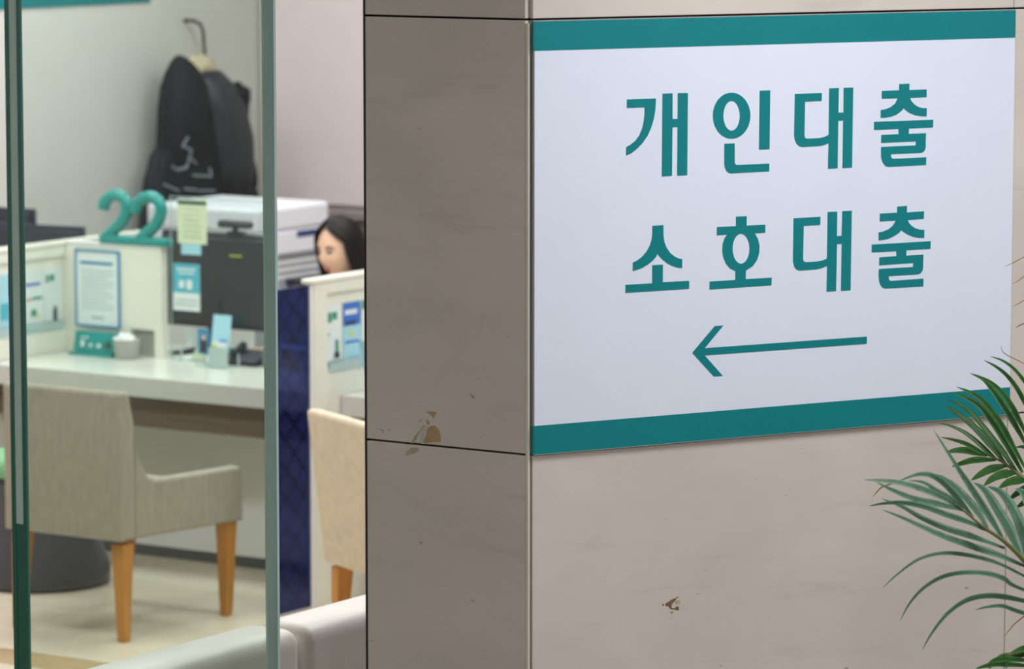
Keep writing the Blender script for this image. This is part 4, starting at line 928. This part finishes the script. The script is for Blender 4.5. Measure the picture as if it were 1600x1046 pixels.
MIDDLE_LEAFLETS = [
([(-3.46,7.083,1.246),(-3.474,7.053,1.293),(-3.49,7.022,1.34),(-3.502,6.992,1.379),(-3.514,6.962,1.418),(-3.542,6.926,1.484)],0.0136),
([(-3.511,7.002,1.314),(-3.546,6.974,1.342),(-3.576,6.947,1.359),(-3.607,6.92,1.371),(-3.637,6.893,1.377),(-3.663,6.867,1.379)],0.012),
([(-3.51,7.004,1.313),(-3.54,6.945,1.332),(-3.564,6.89,1.348),(-3.583,6.84,1.369),(-3.597,6.793,1.391)],0.0112),
([(-3.471,7.065,1.26),(-3.522,7.051,1.281),(-3.569,7.039,1.295),(-3.613,7.029,1.308),(-3.654,7.02,1.313),(-3.69,7.012,1.31),(-3.725,7.005,1.302)],0.0104),
([(-3.458,7.083,1.23),(-3.518,7.062,1.251),(-3.569,7.047,1.265),(-3.616,7.034,1.283),(-3.66,7.024,1.305),(-3.701,7.015,1.318)],0.0112),
([(-3.432,7.123,1.19),(-3.472,7.096,1.211),(-3.519,7.064,1.231),(-3.562,7.035,1.249),(-3.602,7.008,1.27),(-3.639,6.984,1.29),(-3.672,6.961,1.306)],0.012),
([(-3.498,7.021,1.297),(-3.517,6.995,1.336),(-3.534,6.968,1.368),(-3.551,6.941,1.388),(-3.567,6.911,1.392),(-3.59,6.875,1.382)],0.0112),
([(-3.48,7.051,1.269),(-3.503,7.058,1.3),(-3.529,7.063,1.323),(-3.561,7.064,1.349),(-3.596,7.062,1.366),(-3.63,7.059,1.368)],0.0128),
([(-3.511,7.002,1.315),(-3.531,6.988,1.337),(-3.554,6.972,1.353),(-3.577,6.956,1.37),(-3.602,6.937,1.374)],0.0088),
([(-3.436,7.118,1.205),(-3.47,7.125,1.263),(-3.5,7.131,1.3),(-3.53,7.137,1.333),(-3.559,7.141,1.347)],0.0184),
([(-3.427,7.131,1.189),(-3.452,7.144,1.262),(-3.475,7.152,1.3),(-3.504,7.156,1.329),(-3.535,7.155,1.339)],0.0192),
([(-3.417,7.147,1.172),(-3.427,7.145,1.281),(-3.441,7.132,1.334),(-3.453,7.115,1.347)],0.0176),
([(-3.406,7.161,1.144),(-3.472,7.115,1.187),(-3.51,7.084,1.205),(-3.548,7.052,1.215),(-3.578,7.023,1.216),(-3.607,6.993,1.205),(-3.635,6.962,1.178),(-3.655,6.936,1.152)],0.0072),
([(-3.396,7.174,1.117),(-3.46,7.135,1.145),(-3.48,7.123,1.161),(-3.511,7.104,1.171),(-3.551,7.077,1.172),(-3.584,7.054,1.163),(-3.613,7.032,1.141),(-3.634,7.013,1.11),(-3.647,6.998,1.076)],0.0088),
([(-3.386,7.187,1.095),(-3.444,7.144,1.115),(-3.486,7.109,1.126),(-3.517,7.081,1.125),(-3.54,7.056,1.114),(-3.562,7.03,1.09),(-3.58,7.005,1.055),(-3.59,6.986,1.025)],0.0096),
([(-3.379,7.196,1.074),(-3.435,7.126,1.094),(-3.458,7.079,1.113),(-3.471,7.035,1.117),(-3.48,6.994,1.116)],0.0072),
([(-3.428,7.13,1.189),(-3.343,7.169,1.298),(-3.26,7.192,1.307),(-3.195,7.191,1.229)],0.0115),
([(-3.421,7.139,1.176),(-3.347,7.221,1.265),(-3.276,7.288,1.263),(-3.225,7.33,1.176)],0.0115),
([(-3.415,7.149,1.164),(-3.306,7.173,1.25),(-3.202,7.182,1.256),(-3.121,7.164,1.183)],0.0115),
([(-3.408,7.158,1.151),(-3.292,7.185,1.224),(-3.182,7.198,1.227),(-3.098,7.183,1.154)],0.0115),
([(-3.4,7.169,1.129),(-3.297,7.244,1.181),(-3.201,7.307,1.171),(-3.132,7.341,1.088)],0.0115),
([(-3.392,7.179,1.108),(-3.269,7.231,1.152),(-3.155,7.269,1.144),(-3.071,7.279,1.068)],0.0115),
([(-3.383,7.19,1.087),(-3.262,7.265,1.113),(-3.151,7.327,1.099),(-3.071,7.359,1.017)],0.0115),
([(-3.375,7.201,1.066),(-3.244,7.274,1.08),(-3.125,7.335,1.063),(-3.039,7.364,0.982)],0.0115),
([(-3.368,7.207,1.037),(-3.226,7.272,1.04),(-3.096,7.326,1.022),(-3.002,7.348,0.944)],0.0115),
([(-3.362,7.213,1.008),(-3.235,7.333,0.986),(-3.12,7.443,0.953),(-3.042,7.521,0.862)],0.0115),
([(-3.355,7.219,0.979),(-3.193,7.278,0.958),(-3.046,7.327,0.936),(-2.94,7.342,0.862)],0.0115),
]
LOWER_RACHIS = [(-3.589, 7.283, 0.937), (-3.568, 7.299, 0.954), (-3.545, 7.316, 0.967), (-3.514, 7.337, 0.97), (-3.474, 7.358, 0.933), (-3.441, 7.369, 0.864)]
LOWER_LEAFLETS = [
([(-3.515,7.332,0.941),(-3.56,7.282,0.949),(-3.576,7.251,0.949),(-3.588,7.221,0.946)],0.0099),
([(-3.516,7.333,0.952),(-3.545,7.251,0.967),(-3.545,7.187,0.967)],0.0099),
([(-3.513,7.336,0.964),(-3.563,7.306,0.962),(-3.58,7.296,0.953)],0.0099),
([(-3.507,7.342,0.976),(-3.511,7.288,0.987),(-3.517,7.231,0.984)],0.0099),
([(-3.555,7.309,0.964),(-3.548,7.286,0.962),(-3.538,7.264,0.955),(-3.529,7.243,0.949)],0.0074),
([(-3.568,7.299,0.954),(-3.583,7.302,0.947),(-3.594,7.307,0.937),(-3.601,7.315,0.928)],0.0058),
([(-3.522,7.332,0.969),(-3.435,7.374,1.082),(-3.35,7.4,1.09),(-3.285,7.4,1.011)],0.0119),
([(-3.514,7.337,0.97),(-3.428,7.4,1.065),(-3.346,7.449,1.066),(-3.284,7.471,0.982)],0.0119),
([(-3.504,7.342,0.961),(-3.423,7.436,1.036),(-3.346,7.515,1.029),(-3.292,7.567,0.938)],0.0119),
([(-3.494,7.347,0.952),(-3.377,7.381,1.027),(-3.266,7.4,1.029),(-3.182,7.391,0.954)],0.0119),
([(-3.484,7.353,0.942),(-3.358,7.386,1.005),(-3.24,7.405,1.005),(-3.151,7.395,0.93)],0.0119),
([(-3.474,7.358,0.933),(-3.346,7.407,0.979),(-3.228,7.444,0.973),(-3.14,7.45,0.895)],0.0119),
([(-3.465,7.361,0.916),(-3.35,7.455,0.939),(-3.243,7.538,0.92),(-3.168,7.59,0.831)],0.0119),
([(-3.457,7.363,0.898),(-3.329,7.449,0.911),(-3.211,7.524,0.891),(-3.128,7.566,0.805)],0.0119),
([(-3.449,7.366,0.881),(-3.3,7.425,0.886),(-3.164,7.473,0.87),(-3.065,7.487,0.793)],0.0119),
]
DRY_RACHIS = [(-3.674, 7.648, 1.769), (-3.67, 7.644, 1.724), (-3.665, 7.639, 1.664), (-3.653, 7.626, 1.528), (-3.63, 7.613, 1.325), (-3.587, 7.61, 1.109), (-3.531, 7.611, 0.865)]
DRY_LEAFLETS = [
([(-3.672,7.648,1.765),(-3.646,7.78,1.721),(-3.628,7.906,1.683),(-3.632,8.016,1.63)],0.0095),
([(-3.668,7.644,1.716),(-3.642,7.774,1.663),(-3.623,7.899,1.614),(-3.636,8.002,1.546)],0.0095),
([(-3.664,7.64,1.668),(-3.638,7.768,1.606),(-3.619,7.892,1.544),(-3.64,7.987,1.462)],0.0095),
([(-3.659,7.636,1.619),(-3.634,7.762,1.548),(-3.614,7.885,1.475),(-3.643,7.972,1.378)],0.0095),
([(-3.655,7.631,1.57),(-3.63,7.757,1.491),(-3.61,7.878,1.406),(-3.647,7.958,1.294)],0.0095),
([(-3.651,7.627,1.522),(-3.627,7.751,1.433),(-3.605,7.871,1.337),(-3.651,7.943,1.21)],0.0095),
([(-3.674,7.647,1.767),(-3.692,7.634,1.756),(-3.712,7.619,1.743),(-3.725,7.609,1.735)],0.0012),
([(-3.671,7.643,1.725),(-3.69,7.629,1.714),(-3.699,7.622,1.706),(-3.709,7.615,1.699)],0.0012),
([(-3.668,7.638,1.676),(-3.686,7.624,1.664),(-3.696,7.617,1.657),(-3.705,7.61,1.651)],0.0014),
([(-3.657,7.623,1.519),(-3.694,7.601,1.54),(-3.711,7.592,1.55),(-3.718,7.588,1.558),(-3.721,7.588,1.568)],0.0014),
([(-3.664,7.633,1.624),(-3.689,7.615,1.612),(-3.697,7.609,1.606)],0.0019),
([(-3.604,7.589,1.038),(-3.642,7.557,0.996),(-3.66,7.543,0.977),(-3.675,7.53,0.952)],0.0021),
([(-3.88,7.443,1.283),(-3.911,7.421,1.27),(-3.921,7.413,1.26),(-3.929,7.406,1.247)],0.0025),
]
POT_XY = (-3.30, 7.55)
POTC = Vector(POT_XY + (0,))
palm = thing('potted_palm', 'green feather palm reaching in front of the sign from the right', 'plant', POTC)
bm = bmesh.new(); lathe(bm, [(.13, 0), (.14, .01), (.175, .36), (.18, .38), (.165, .38), (.16, .33)], 40); obj('pot', bm, POT, palm, True)
bm = bmesh.new(); lathe(bm, [(.158, .325), (.1, .34), (.02, .345)], 32); obj('soil', bm, SOIL, palm, True)
def frond_stem(pts, name='stem'):
    pts = [Vector(p) - POTC for p in pts] + [Vector((random.uniform(-.03, .03), random.uniform(-.03, .03), .335))]
    P = spline(pts, 6); n = len(P)
    bm = bmesh.new(); tube(bm, P, [.0016 + .0095 * (i / (n - 1)) ** 1.3 for i in range(n)], 8)
    return obj(name, bm, STEM, palm, True)
CAMP = Vector((0, 0, 2.6))
def leaflet_blade(pts, width, m, parent, twist):
    P = spline([Vector(p) - POTC for p in pts], 5); n = len(P)
    bm = bmesh.new(); rows = []
    side0 = None
    for i, p in enumerate(P):
        t = i / (n - 1)
        tan = (P[min(i + 1, n - 1)] - P[max(i - 1, 0)]).normalized()
        nrm = Vector((.55, -.80, .25)).normalized()
        s = tan.cross(nrm).normalized(); nn = s.cross(tan).normalized()
        a = twist * (.4 + .6 * t); s2 = s * math.cos(a) + nn * math.sin(a); n2 = nn * math.cos(a) - s * math.sin(a)
        w = width * .58 * (min(1, .35 + 2.6 * t)) * (1 - t ** 2.6) ** .8 + .0003
        rows.append([bm.verts.new(p - s2 * w - n2 * w * .35), bm.verts.new(p + n2 * w * .12), bm.verts.new(p + s2 * w - n2 * w * .35)])
    for a, b in zip(rows, rows[1:]):
        for k in range(2): bm.faces.new((a[k], a[k + 1], b[k + 1], b[k]))
    bmesh.ops.solidify(bm, geom=bm.faces[:], thickness=.0006)
    return obj('leaf_blade', bm, m, parent, True)
for rach, leaves, m in ((UPPER_RACHIS, UPPER_LEAFLETS, LEAF), (MIDDLE_RACHIS, MIDDLE_LEAFLETS, LEAF2), (LOWER_RACHIS, LOWER_LEAFLETS, LEAF)):
    fs = frond_stem(rach, 'frond')
    for pts, w in leaves: leaflet_blade(pts, w, m, fs, random.uniform(-.45, .45))
fs = frond_stem(DRY_RACHIS, 'frond')
for pts, w in DRY_LEAFLETS: leaflet_blade(pts, w, DRYLEAF, fs, 0)
